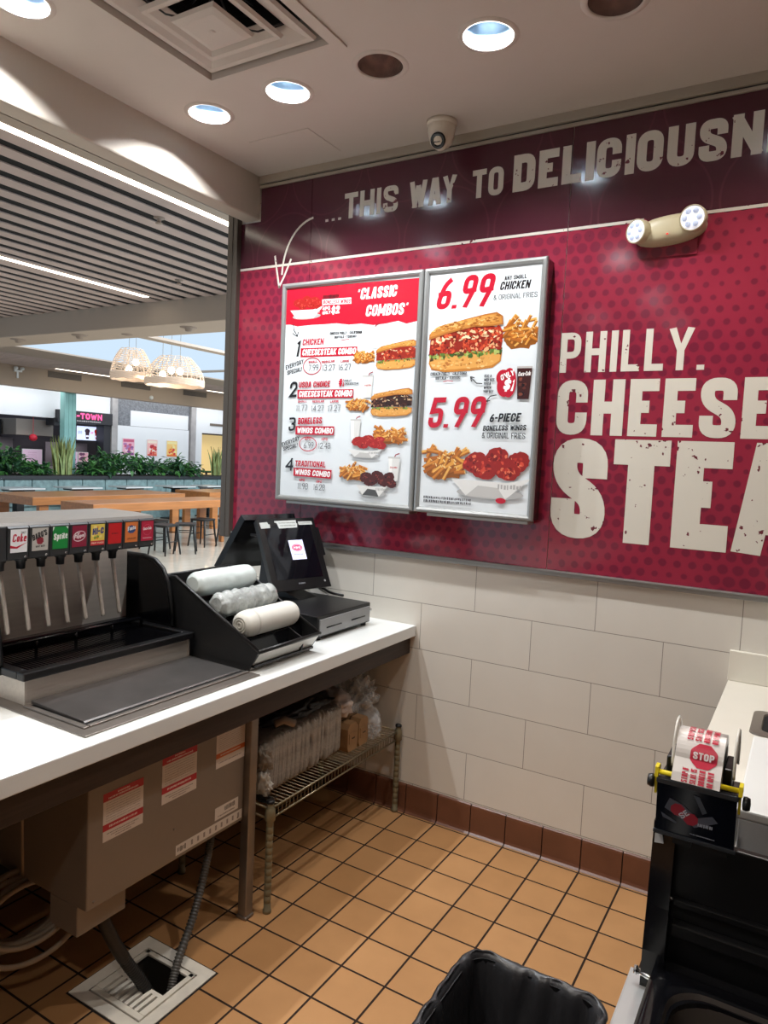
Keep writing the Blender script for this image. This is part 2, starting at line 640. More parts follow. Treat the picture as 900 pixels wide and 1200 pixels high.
# ------------------------------------------------------------------ stroke lettering
GL = {
    'A': (1.0, '0,0 .36,1 .64,1 1,0;.13,.25 .87,.25'), 'B': (1, '0,0 0,1 1,1r 1,.54r 0,.54;.5,.54 1,.54r 1,0r 0,0'),
    'C': (1, '1,.75 1,1r 0,1r 0,0r 1,0r 1,.25'), 'D': (1, '0,0 0,1 1,1r 1,0r 0,0z'), 'E': (.88, '1,1 0,1 0,0 1,0;0,.52 .85,.52'),
    'F': (.86, '1,1 0,1 0,0;0,.5 .85,.5'), 'G': (1, '1,.7 1,1r 0,1r 0,0r 1,0r 1,.48 .5,.48'), 'H': (1, '0,0 0,1;1,0 1,1;0,.5 1,.5'),
    'I': (.3, '.5,0 .5,1'), 'J': (.9, '1,1 1,0r 0,0r 0,.3'), 'K': (1, '0,0 0,1;1,1 .1,.42;.35,.6 1,0'), 'L': (.84, '0,1 0,0 1,0'),
    'M': (1.35, '0,0 0,1;1,0 1,1;.03,1 .5,.15;.97,1 .5,.15'), 'N': (1.05, '0,0 0,1;1,0 1,1;.04,1 .96,0'), 'O': (1, '0,.5 0,1r 1,1r 1,0r 0,0r 0,.5z'),
    'P': (1, '0,0 0,1 1,1r 1,.42r 0,.42'), 'Q': (1, '0,.5 0,1r 1,1r 1,0r 0,0r 0,.5z;.6,.3 1,-.05'), 'R': (1, '0,0 0,1 1,1r 1,.48r 0,.48;.5,.48 1,0'),
    'S': (1, '1,.80 1,1r 0,1r 0,.63r 1,.37r 1,0r 0,0r 0,.20'), 'T': (.95, '0,1 1,1;.5,1 .5,0'), 'U': (1, '0,1 0,0r 1,0r 1,1'),
    'V': (1, '0,1 .5,0;1,1 .5,0'), 'W': (1.4, '0,1 .25,0;.5,.9 .25,0;.5,.9 .75,0;1,1 .75,0'), 'X': (1, '0,0 1,1;0,1 1,0'), 'Y': (1, '0,1 .5,.42 1,1;.5,.45 .5,0'),
    'Z': (.95, '0,1 1,1 0,0 1,0'), '0': (.85, '0,.5 0,1r 1,1r 1,0r 0,0r 0,.5z'), '1': (.4, '0,.8 .6,1 .6,0'), '2': (.9, '0,.7 0,1r 1,1r 1,.6 0,0 1,0'),
    '3': (.9, '0,1 1,1r 1,.54r .35,.54;.35,.54 1,.54r 1,0r 0,0r 0,.2'), '4': (.95, '.8,0 .8,1;.8,1 0,.3;0,.3 1,.3'), '5': (.9, '1,1 .1,1 0,.55 1,.6r 1,0r 0,0r 0,.2'),
    '6': (.9, '.9,1 .3,.8r 0,.3 0,0r 1,0r 1,.52r 0,.45'), '7': (.85, '0,1 1,1 .4,0'), '8': (.9, '0,.54 0,1r 1,1r 1,.54r 0,.54r 0,0r 1,0r 1,.54'),
    '9': (.9, '1,.55 0,.48r 0,1r 1,1r 1,.6 .5,0'), '.': (.3, '.5,0 .5,.04'), '!': (.3, '.5,.28 .5,1;.5,0 .5,.04'), '-': (.6, '0,.48 1,.48'),
    "'": (.25, '.5,.75 .5,1'), '&': (1, '1,.45 .6,0r 0,0r 0,.45 .6,.7r .6,1r .2,1r .2,.7 1,0'), '$': (.95, '1,.76 1,.9r 0,.9r 0,.6r 1,.4r 1,.1r 0,.1r 0,.24;.5,-.1 .5,1.1'),
    '#': (1, '.3,0 .4,1;.7,0 .8,1;0,.33 1,.33;0,.67 1,.67'), ' ': (.45, ''),
    'o': (.8, '0,.3 0,.66r 1,.66r 1,0r 0,0r 0,.3z'), 'k': (.8, '0,0 0,1;1,.66 .1,.3;.35,.4 1,0'), 'e': (.8, '0,.35 1,.35 1,.66r 0,.66r 0,0r 1,0'),
    'p': (.8, '0,-.3 0,.66 1,.66r 1,0r 0,0'), 'r': (.6, '0,0 0,.66 1,.66'), 'i': (.25, '.5,0 .5,.6;.5,.85 .5,.9'), 't': (.6, '.4,.95 .4,0r 1,0;0,.66 1,.66'),
    'a': (.8, '0,.66 1,.66r 1,0 0,0r 0,.36r 1,.36'), 'n': (.8, '0,0 0,.66 1,.66r 1,0'), 'c': (.75, '1,.66 0,.66r 0,0r 1,0'), 'l': (.25, '.5,0 .5,1'),
    'q': (.8, '1,-.3 1,.66 0,.66r 0,0r 1,0'), 's': (.75, '1,.66 0,.66r 0,.36r 1,.3r 1,0r 0,0'), 'D_': (1, ''),
}


def strokes_of(ch, W, H, t):
    """centre-line polylines of a glyph in a W x H box with stroke t -> list of quads"""
    w, spec = GL[ch]
    bw, bh = max(W - t, 1e-5), max(H - t, 1e-5)
    quads = []
    for part in spec.split(';'):
        if not part:
            continue
        closed = part.endswith('z')
        raw = []
        for tok in part.rstrip('z').split():
            rd = tok.endswith('r')
            x, y = tok.rstrip('r').split(',')
            raw.append((Vector((float(x) * bw + t / 2, float(y) * bh + t / 2)), rd, float(x), float(y)))
        if closed and (raw[0][0] - raw[-1][0]).length < 1e-6:
            raw.pop()
        n = len(raw)
        pts = []
        for i, (p, rd, ux, uy) in enumerate(raw):
            if rd and (closed or 0 < i < n - 1):
                a, b = raw[i - 1][0], raw[(i + 1) % n][0]
                da, db = (a - p), (b - p)
                r = min(0.5 * bw, 0.34 * bh, da.length * .5 if raw[i - 1][1] else da.length * .98, db.length * .5 if raw[(i + 1) % n][1] else db.length * .98)
                pa, pb = p + da.normalized() * r, p + db.normalized() * r
                for k in range(7):
                    q = k / 6
                    pts.append(pa * (1 - q) ** 2 + p * 2 * q * (1 - q) + pb * q * q)
            else:
                pts.append(p.copy())
        if not closed and len(pts) > 1:
            for e, nb, r0 in ((0, 1, raw[0]), (-1, -2, raw[-1])):
                d = pts[e] - pts[nb]
                L = d.length
                if L < 1e-9:
                    continue
                if abs(d.y) > abs(d.x) and (r0[3] <= 0.001 or r0[3] >= 0.999):
                    pts[e] = pts[e] + d / abs(d.y) * t / 2
                elif abs(d.x) >= abs(d.y) and (r0[2] <= 0.001 or r0[2] >= 0.999):
                    pts[e] = pts[e] + d / abs(d.x) * t / 2
                elif L < t * .3:
                    pts[e] = pts[e] + d.normalized() * t / 2
        pp = [pts[0]]
        for p in pts[1:]:
            if (p - pp[-1]).length > 1e-6:
                pp.append(p)
        pts = pp
        n = len(pts)
        if n < 2:
            continue
        Ls, Rs = [], []
        for i in range(n):
            if closed:
                d0, d1 = (pts[i] - pts[i - 1]).normalized(), (pts[(i + 1) % n] - pts[i]).normalized()
            else:
                d0 = (pts[i] - pts[i - 1]).normalized() if i else (pts[1] - pts[0]).normalized()
                d1 = (pts[i + 1] - pts[i]).normalized() if i < n - 1 else d0
            n0, n1 = Vector((-d0.y, d0.x)), Vector((-d1.y, d1.x))
            m = n0 + n1
            if m.length < 1e-4:
                m = n0
            m.normalize()
            k = 1 / max(m.dot(n0), 0.45)
            for lst, sgn in ((Ls, 1), (Rs, -1)):
                e = pts[i] + m * (sgn * t / 2 * k)
                if ch.isupper() or ch.isdigit():
                    e.y = min(max(e.y, 0.0), H)
                lst.append(e)
        for i in range(n if closed else n - 1):
            j = (i + 1) % n
            d = pts[j] - pts[i]
            a, b, c, e = Rs[i], Rs[j], Ls[j], Ls[i]
            if (b - a).dot(d) <= 0:
                quads.append([(a + b) / 2, c, e])
            elif (c - e).dot(d) <= 0:
                quads.append([a, b, (c + e) / 2])
            else:
                quads.append([a, b, c, e])
    return quads


class Print(MB):
    """flat print on a plane: origin o, unit right r, unit up u; later shapes lie a hair above earlier ones"""

    def __init__(s, o, r, u, eps=1.5e-5, lift=0.0006):
        super().__init__()
        s.o, s.r, s.u = Vector(o), Vector(r).normalized(), Vector(u).normalized()
        s.n = s.r.cross(s.u)
        s.k, s.eps, s.lift, s.jit = 0, eps, lift, 0

    def poly(s, pts, col, step=True):
        if step:
            s.k += 1
        h = s.lift + s.k * s.eps + s.jit
        s.add([s.o + s.r * p[0] + s.u * p[1] + s.n * h for p in pts], [list(range(len(pts)))], 0, sl(col) if col else None)

    def rect(s, x0, x1, y0, y1, col):
        s.poly([(x0, y0), (x1, y0), (x1, y1), (x0, y1)], col)

    def ell(s, cx, cy, rx, ry, col, n=28, rot=0, jit=0, seed=0):
        rr = random.Random(seed)
        p = []
        for i in range(n):
            a = 2 * PI * i / n
            k = 1 + jit * rr.uniform(-1, 1)
            x, y = rx * math.cos(a) * k, ry * math.sin(a) * k
            p.append((cx + x * math.cos(rot) - y * math.sin(rot), cy + x * math.sin(rot) + y * math.cos(rot)))
        s.poly(p, col)

    def line(s, pts, w, col):
        s.k += 1
        for j, (a, b) in enumerate(zip(pts, pts[1:])):
            s.jit = (j % 8) * s.eps
            d = Vector((b[0] - a[0], b[1] - a[1]))
            if d.length < 1e-7:
                continue
            q = Vector((-d.y, d.x)).normalized() * w / 2
            e = d.normalized() * w * .3
            s.poly([(a[0] - e.x - q.x, a[1] - e.y - q.y), (b[0] + e.x - q.x, b[1] + e.y - q.y), (b[0] + e.x + q.x, b[1] + e.y + q.y), (a[0] - e.x + q.x, a[1] - e.y + q.y)], col, False)

    def ring(s, cx, cy, rx, ry, w, col):
        n = 32
        s.line([(cx + rx * math.cos(2 * PI * i / n), cy + ry * math.sin(2 * PI * i / n)) for i in range(n + 1)], w, col)

    def text(s, txt, x0, y0, x1, y1, h, col, stroke=0.16, slant=0.0, gap=0.16):
        s.k += 1
        d = Vector((x1 - x0, y1 - y0))
        L = d.length
        d.normalize()
        e = Vector((-d.y, d.x))
        tot = sum(GL[c][0] for c in txt) + gap * (len(txt) - 1)
        U = L / tot
        t = min(stroke * h, 0.5 * U)
        x = 0.0
        for c in txt:
            w = GL[c][0] * U
            ww = max(w, t * 1.02)
            for j, q in enumerate(strokes_of(c, ww, h, t)):
                s.jit = j * s.eps
                s.poly([(x0 + d.x * (x + p.x + slant * p.y) + e.x * p.y, y0 + d.y * (x + p.x + slant * p.y) + e.y * p.y) for p in q], col, False)
            x += w + gap * U
        s.jit = 0
        s.k += 4

    def scribble(s, x, y, w, h, col, n=24, seed=1):
        rr = random.Random(seed)
        s.k += 1
        for i in range(n):
            a = x - w / 2 + w * i / n
            b = a + w / n * rr.uniform(.45, .8)
            y0 = y - h * .5 * rr.uniform(.6, 1)
            y1 = y + h * .5 * rr.uniform(.6, 1)
            s.poly([(a, y0), (b, y0), (b, y1), (a, y1)], col, False)

# ================================================================== THE ROOM
CEIL = 2.94
LIT = [(-0.57, -0.61, 1), (-0.17, -0.61, 1), (0.235, -0.61, 0), (0.635, -0.61, 1), (1.03, -0.61, 0), (-0.576, -1.405, 1),
       (1.43, -0.61, 1), (0.45, -2.0, 1), (-0.2, -2.6, 1), (0.45, -3.2, 1), (1.6, -3.2, 1), (-0.2, -3.9, 1), (0.45, -4.3, 1)]  # entries after the first here are unseen lamps added as fill

struct('floor', MB().box(-0.87, 3.2, -5, 0.0, -0.25, 0), M_FLOOR)
boolean_cut(bpy.data.objects['floor'], [box_cut(-0.075, 0.142, -1.49, -1.268, -0.2, 0.1)])
struct('floor_concourse', MB().box(-16, -0.87, -8, 20, -0.25, 0), M_MALLFLOOR)
struct('wall_back', MB().box(-0.998, 3.2, 0, 0.16, 0, CEIL + .3), M_WALLTILE)
struct('wall_right', MB().box(3.2, 3.3, -5, 0.16, 0, CEIL), mat('side_wall_paint', '8f857c', 0.7))
struct('wall_front', MB().box(-0.95, 3.3, -5.1, -5, 0, CEIL), mat('rear_wall_paint', '857b73', 0.7))
struct('wall_left', MB().box(-0.87, -0.803, -5, -0.002, 0, 0.805), mat('counter_back_panel', '3a302a', 0.6))
struct('ceiling', MB().box(-0.83, 3.25, -5.05, 0.0, CEIL, CEIL + .05), M_CEIL)
boolean_cut(bpy.data.objects['ceiling'], [cyl_cut(x, y, CEIL - .05, CEIL + .1, 0.080) for x, y, _ in LIT] +
            [box_cut(-0.385, 0.175, -1.345, -0.79, CEIL - .05, CEIL + .1)])
# soffit beam over the counter, its underside and the metal channel behind it
struct('trim_soffit', MB().box(-0.915, -0.82, -5, 0.0, 2.735, 3.30, bev=0.008), M_SOFFIT)
struct('trim_channel', MB().box(-1.50, -0.917, -5, 0.155, 3.03, 3.08).box(-0.99, -0.918, -5, 0.155, 2.80, 2.83), M_STEELD)
# dark plenum over the kitchen ceiling
struct('ceiling_plenum', MB().box(-0.8, 3.25, -5.05, 0.0, CEIL + .36, CEIL + .38), M_VOID)
# cornice rails above the printed panels
struct('trim_cornice', MB().box(-0.818, 3.2, -0.022, -0.001, 2.905, 2.9395).box(-0.818, 3.2, -0.014, -0.001, 2.886, 2.898), mat('cornice_metal', 'a59a8c', 0.5))
struct('trim_shadow_gap', MB().box(-0.818, 3.2, -0.008, -0.001, 2.898, 2.905), M_BLACKM)
# metal rail under the printed panels
rl = MB().box(-0.93, 3.2, -0.020, -0.001, 1.157, 1.174, bev=0.002)
rl.box(-0.93, 3.2, -0.026, -0.001, 1.174, 1.179)
struct('trim_rail', rl, M_ALU)
# post ending the printed wall
pm = MB().box(-1.0, -0.936, -0.035, -0.001, 1.15, 3.03, bev=0.003)
pm.box(-0.972, -0.964, -0.038, -0.034, 1.15, 3.03)
struct('trim_post', pm, M_BRONZE)

# skirting of brown tiles with a rounded foot
bb = MB().box(-0.74, 3.2, -0.004, -0.0005, 0, 0.127, mi=1)
for i in range(-4, 21):
    x0, x1 = i * 0.1588 + 0.0022, (i + 1) * 0.1588 - 0.0022
    prof = [(-0.0005, 0.001), (-0.022, 0.001), (-0.0135, 0.008), (-0.0105, 0.018), (-0.0105, 0.117), (-0.0085, 0.125), (-0.004, 0.129), (-0.0005, 0.129)]
    bb.prism(prof, 'x', x0, x1)
struct('baseboard_back', bb, [M_CREAM, mat('dark_grout', '2a1c15', 0.9)])

# ------------------------------------------------------------------ printed wall panels
PN = [(-0.935, -0.5015, 'narrow left'), (-0.4985, 0.7385, 'wide middle'), (0.7415, 2.2, 'right')]
lab = ['narrow left printed wall panel with white arrow head beside the bronze post',
       'wide middle crimson printed wall panel behind the two menu boards',
       'right crimson printed wall panel with big cream words and emergency light']
panels = []
for (x0, x1, _), lb in zip(PN, lab):
    t = thing('wall_panel', lb, 'wall panel', ((x0 + x1) / 2, -0.001, 1.18), 'printed wall panels')
    m = MB()
    if x0 < -0.9:
        m.prism([(x0, 1.18), (x1, 1.18), (x1, 2.885), (-0.812, 2.885), (-0.812, 2.728), (x0, 2.728)], 'y', -0.006, -0.001)
    else:
        m.box(x0, x1, -0.006, -0.001, 1.18, 2.885)
    build('printed_face', m, M_GRAPHIC, t)
    w = MB().box(x0, x1, -0.0072, -0.006, 2.4975, 2.5085)
    build('white_line', w, M_LETTER, t)
    panels.append(t)


def wall_words(parent, name, items):
    p = Print((0, -0.006, 0), (1, 0, 0), (0, 0, 1), lift=0.0008)
    for it in items:
        p.text(*it[:6], None, *it[6:])
    m = MB()
    m.v, m.f, m.m, m.c, m.sm = p.v, p.f, p.m, [None] * len(p.f), p.sm
    build(name, m, M_LETTER, parent, fixn=False)


def txt(s, x0, x1, z, h, stroke, gap=.16):
    return (s, x0, z, x1, z, h, stroke, 0.0, gap)


wall_words(panels[1], 'slogan_lettering', [txt('THIS', -0.312, -0.028, 2.676, 0.113, .2), txt('WAY', 0.03, 0.25, 2.676, 0.113, .2),
                                           txt('TO', 0.325, 0.462, 2.676, 0.113, .2), txt('DEL', 0.503, 0.778, 2.676, 0.143, .235),
                                           txt('...', -0.417, -0.335, 2.676, 0.09, .21, .75), ])
wall_words(panels[2], 'slogan_lettering', [txt('ICIOUSNESS', 0.7925, 1.695, 2.676, 0.143, .235)])
wall_words(panels[2], 'headline_lettering', [txt('PHILLY.', 0.742, 1.262, 1.956, 0.153, .165, .22), txt('CHEESE.', 0.742, 1.555, 1.716, 0.211, .212, .16),
                                             txt('STEAK.', 0.742, 1.93, 1.315, 0.388, .242, .10)])
# hand-drawn arrow
ap = Print((0, -0.006, 0), (1, 0, 0), (0, 0, 1), lift=0.001)
curve = []
for i in range(15):
    q = i / 14
    a, b, c, d = Vector((-0.49, 2.705)), Vector((-0.58, 2.69)), Vector((-0.66, 2.60)), Vector((-0.665, 2.46))
    curve.append(tuple(a * (1 - q) ** 3 + b * 3 * q * (1 - q) ** 2 + c * 3 * q * q * (1 - q) + d * q ** 3))
ap.line(curve, 0.010, None)
ap.line([(-0.712, 2.55), (-0.70, 2.49), (-0.680, 2.40)], 0.010, None)
ap.line([(-0.680, 2.40), (-0.65, 2.45), (-0.613, 2.525)], 0.010, None)
am = MB()
am.v, am.f, am.m, am.c, am.sm = ap.v, ap.f, ap.m, [None] * len(ap.f), ap.sm
build('printed_arrow', am, M_LETTER, panels[0], fixn=False)

# ------------------------------------------------------------------ food pictures for the menu boards
C_R, C_W, C_K, C_G = 'b5122b', 'f3f3f1', '1d1a1c', '4a474a'
CK = {'r': C_R, 'w': C_W, 'k': C_K, 'g': C_G}


def fries(p, x, z, w, h, seed=1, big=False):
    r = random.Random(seed)
    p.ell(x, z - h * .20, w * .42, h * .27, '8a4f18', jit=.12, seed=seed)
    n = 40 if big else 28
    for i in range(n):
        q = i / n
        cx = x + r.uniform(-.34, .34) * w
        cz = z + (.20 - q * .52) * h + r.uniform(-.06, .06) * h
        a = r.uniform(.15, 1.2) if r.random() < .7 else r.uniform(-.6, .2)
        L, T = r.uniform(.24, .42) * w * .8, .060 * w
        u, v = Vector((math.cos(a), math.sin(a))) * L / 2, Vector((-math.sin(a), math.cos(a))) * T / 2
        c = r.choice(['c98034', 'd6953f', 'b86a24', 'dda552', 'a85c1c', 'c47a2e'])
        P = Vector((cx, cz))
        p.poly([P - u - v * 1.3, P + u - v * 1.3, P + u, P - u], '7a4314')
        p.poly([P - u - v, P + u - v, P + u + v, P - u + v], c)
        p.poly([P - u - v, P + u - v, P + u - v * .3, P - u - v * .3], '9c5a1e')
        p.poly([P + u * .88 - v, P + u - v, P + u + v, P + u * .88 + v], 'e8c684')


def wings(p, x, z, w, h, cols, seed=1, n=6, big=False):
    r = random.Random(seed)
    pos = [(-.28, .05), (.02, .18), (.30, .10), (-.14, -.14), (.16, -.12), (.36, -.16), (-.36, -.1), (0.1, .02)][:n]
    for i, (dx, dz) in enumerate(pos):
        cx, cz = x + dx * w, z + dz * h
        rx, rz = w * r.uniform(.15, .19), h * r.uniform(.24, .30)
        p.ell(cx, cz, rx, rz, cols[0], jit=.08, seed=seed + i, rot=r.uniform(-.5, .5))
        for k in range(22 if big else 10):
            a, q = r.uniform(0, 2 * PI), r.uniform(0, .8)
            p.ell(cx + rx * q * math.cos(a), cz + rz * q * math.sin(a), rx * r.uniform(.06, .22), rz * r.uniform(.05, .18), r.choice(cols[1:]), n=9, jit=.25, seed=k, rot=r.uniform(0, 3))


def sandwich(p, x, z, w, h, seed=1, fill=('b5371f', 'd0532e', '8e2416', 'e0a070', 'c2452a'), big=False):
    """long roll drawn with its open side to the viewer, rising a little to the right"""
    r = random.Random(seed)

    def P(u, v):
        return (x + u * w, z + (v + .07 * u) * h)
    bot = [(-.48, -.30), (-.44, -.40), (-.25, -.46), (.1, -.47), (.38, -.45), (.48, -.36), (.49, -.22), (.3, -.18), (-.3, -.16), (-.47, -.20)]
    p.poly([P(*q) for q in bot], 'b9772f')
    p.poly([P(u * .96, v * .72 - .09) for u, v in bot], 'd2974c')
    for i in range(60 if big else 22):
        u, v = P(r.uniform(-.44, .44), r.uniform(-.42, -.28))
        p.ell(u, v, w * r.uniform(.008, .03), h * r.uniform(.008, .022), r.choice(['a8642a', 'dba860', 'c08340', 'e2b878']), n=9, jit=.25, seed=i, rot=r.uniform(-.3, .3))
    for i in range(80 if big else 32):
        u, v = P(r.uniform(-.47, .47), -.19 + r.uniform(-.05, .04))
        p.ell(u, v, w * r.uniform(.012, .035), h * r.uniform(.015, .035), r.choice(['566f2a', '7d9440', '3c5a22', 'a3ad5c', '4a3a1c']), n=8, jit=.35, seed=i, rot=r.uniform(0, 3))
    p.poly([P(*q) for q in [(-.48, -.15), (.48, -.16), (.49, .10), (.3, .24), (-.1, .20), (-.47, .10)]], fill[2])
    for i in range(330 if big else 90):
        u, v = P(r.uniform(-.47, .47), r.uniform(-.16, .18))
        p.ell(u, v, w * r.uniform(.008, .030), h * r.uniform(.014, .042), r.choice(fill + (fill[2], '5a1810' if fill[2] != '331a12' else '1e0f0a')), n=8, jit=.4, seed=i, rot=r.uniform(0, 3))
    for i in range(30 if big else 10):
        u, v = P(r.uniform(-.42, .42), r.uniform(.02, .16))
        p.ell(u, v, w * r.uniform(.015, .04), h * r.uniform(.01, .022), r.choice(['e6cfa6', 'd8b488']), n=9, jit=.35, seed=i, rot=r.uniform(-.6, .6))
    top = [(-.49, .08), (-.485, .17), (-.42, .24), (-.25, .30), (.0, .35), (.25, .39), (.40, .40), (.48, .33), (.49, .20), (.40, .19), (.1, .21), (-.25, .15)]
    p.poly([P(*q) for q in top], 'a8652a')
    p.poly([P(u * .96, v * .78 + .065) for u, v in top], 'c08038')
    p.poly([P(u * .86, v * .50 + .165) for u, v in top], 'cf9348')
    for i in range(90 if big else 30):
        k = r.uniform(-.43, .43)
        u, v = P(k, .25 + .09 * k + r.uniform(-.05, .10) * (1 - abs(k)))
        p.ell(u, v, w * r.uniform(.008, .035), h * r.uniform(.006, .018), r.choice(['a5652a', 'dca65a', 'b87a38', 'e0b06a', '95561f']), n=9, jit=.25, seed=i, rot=r.uniform(-.2, .4))


def drink(p, x, z, w, h):
    p.poly([(x - .34 * w, z - .5 * h), (x + .34 * w, z - .5 * h), (x + .46 * w, z + .32 * h), (x - .46 * w, z + .32 * h)], 'd5d3cf')
    p.poly([(x - .34 * w, z - .5 * h), (x - .12 * w, z - .5 * h), (x - .16 * w, z + .32 * h), (x - .46 * w, z + .32 * h)], 'eceae6')
    p.rect(x - .5 * w, x + .5 * w, z + .30 * h, z + .37 * h, 'bfbcb8')
    p.line([(x + .05 * w, z + .37 * h), (x + .12 * w, z + .44 * h), (x + .4 * w, z + .49 * h)], .08 * w, '8a1f2a')
    p.scribble(x, z - .02 * h, .6 * w, .08 * h, 'b54a4a', 7)


def boat(p, x, z, w, h, dark=False):
    p.ell(x, z - .32 * h, w * .42, h * .2, 'a7a5a3')
    p.poly([(x - .5 * w, z + .15 * h), (x - .3 * w, z - .45 * h), (x + .2 * w, z - .5 * h), (x + .5 * w, z + .3 * h), (x + .2 * w, z + .1 * h)], 'd9d7d3')
    p.poly([(x - .3 * w, z - .45 * h), (x + .2 * w, z - .5 * h), (x + .1 * w, z - .1 * h), (x - .15 * w, z - .05 * h)], '4c4a49' if dark else 'b9b6b2')
    p.scribble(x + .25 * w, z - .05 * h, .3 * w, .2 * h, 'a5a29f', 8)


def draw_menu(p, items):
    sd = 3
    for it in items:
        k = it[0]
        sd += 1
        if k == 't':
            p.text(it[1], it[2], it[3], it[4], it[5], it[6], CK[it[7]], it[8], it[9])
        elif k == 'p':
            p.poly(it[1], CK[it[2]])
        elif k == 'l':
            p.line(it[1], it[3] * 0.0013, CK[it[2]])
        elif k == 's':
            p.scribble(*it[1:5], CK[it[5]], 26, sd)
        elif k == 'ring':
            p.ring(it[1], it[2], it[3] / 2, it[4] / 2, .004, C_R)
        elif k == 'disc':
            p.ell(it[1], it[2], it[3] / 2, it[4] / 2, C_R)
        elif k == 'oval':
            p.ell(it[1], it[2], it[3] / 2, it[4] / 2, C_R)
        elif k == 'coke':
            x, z, w, h = it[1:5]
            p.poly([(x - .38 * w, z - .5 * h), (x + .38 * w, z - .5 * h), (x + .5 * w, z + .5 * h), (x - .5 * w, z + .5 * h)], '3a1512')
            for i in range(10):
                p.ell(x + RND.uniform(-.25, .25) * w, z + RND.uniform(-.4, .2) * h, .12 * w, .05 * h, RND.choice(['5e2a20', '7a3c2c', '241010']), n=8, jit=.2, seed=i)
            p.rect(x - .5 * w, x + .5 * w, z + .44 * h, z + .5 * h, 'b9b2ae')
            p.text('Coca-Cola'.replace('C', 'C'), x - .4 * w, z + .2 * h, x + .4 * w, z + .22 * h, .13 * h, 'e8e0dc', .18, .2)
        elif k in ('fries',):
            fries(p, *it[1:5], seed=sd, big=it[3] > .09)
        elif k == 'sand':
            sandwich(p, *it[1:5], seed=sd)
        elif k == 'sand2':
            sandwich(p, *it[1:5], seed=sd, fill=('4b2a1e', '6b3b28', '331a12', 'b08a68', '5a3020'))
        elif k == 'sandbig':
            sandwich(p, *it[1:5], seed=sd, big=True)
        elif k == 'wings':
            wings(p, *it[1:5], ('9c1f1c', 'b8302a', 'c94a3a', '74140f'), seed=sd)
        elif k == 'wings2':
            wings(p, *it[1:5], ('4a1c18', '6b2a22', '8a3a2c', '2e0f0d'), seed=sd)
        elif k == 'wingsbig':
            wings(p, *it[1:5], ('8f1c14', 'b02a1c', 'c8432c', '6c110c', 'd86a48'), seed=sd, n=5, big=True)
        elif k == 'cup':
            drink(p, *it[1:5])
        elif k in ('boat', 'boat2', 'boatbig'):
            boat(p, *it[1:5], dark=(k == 'boat2'))


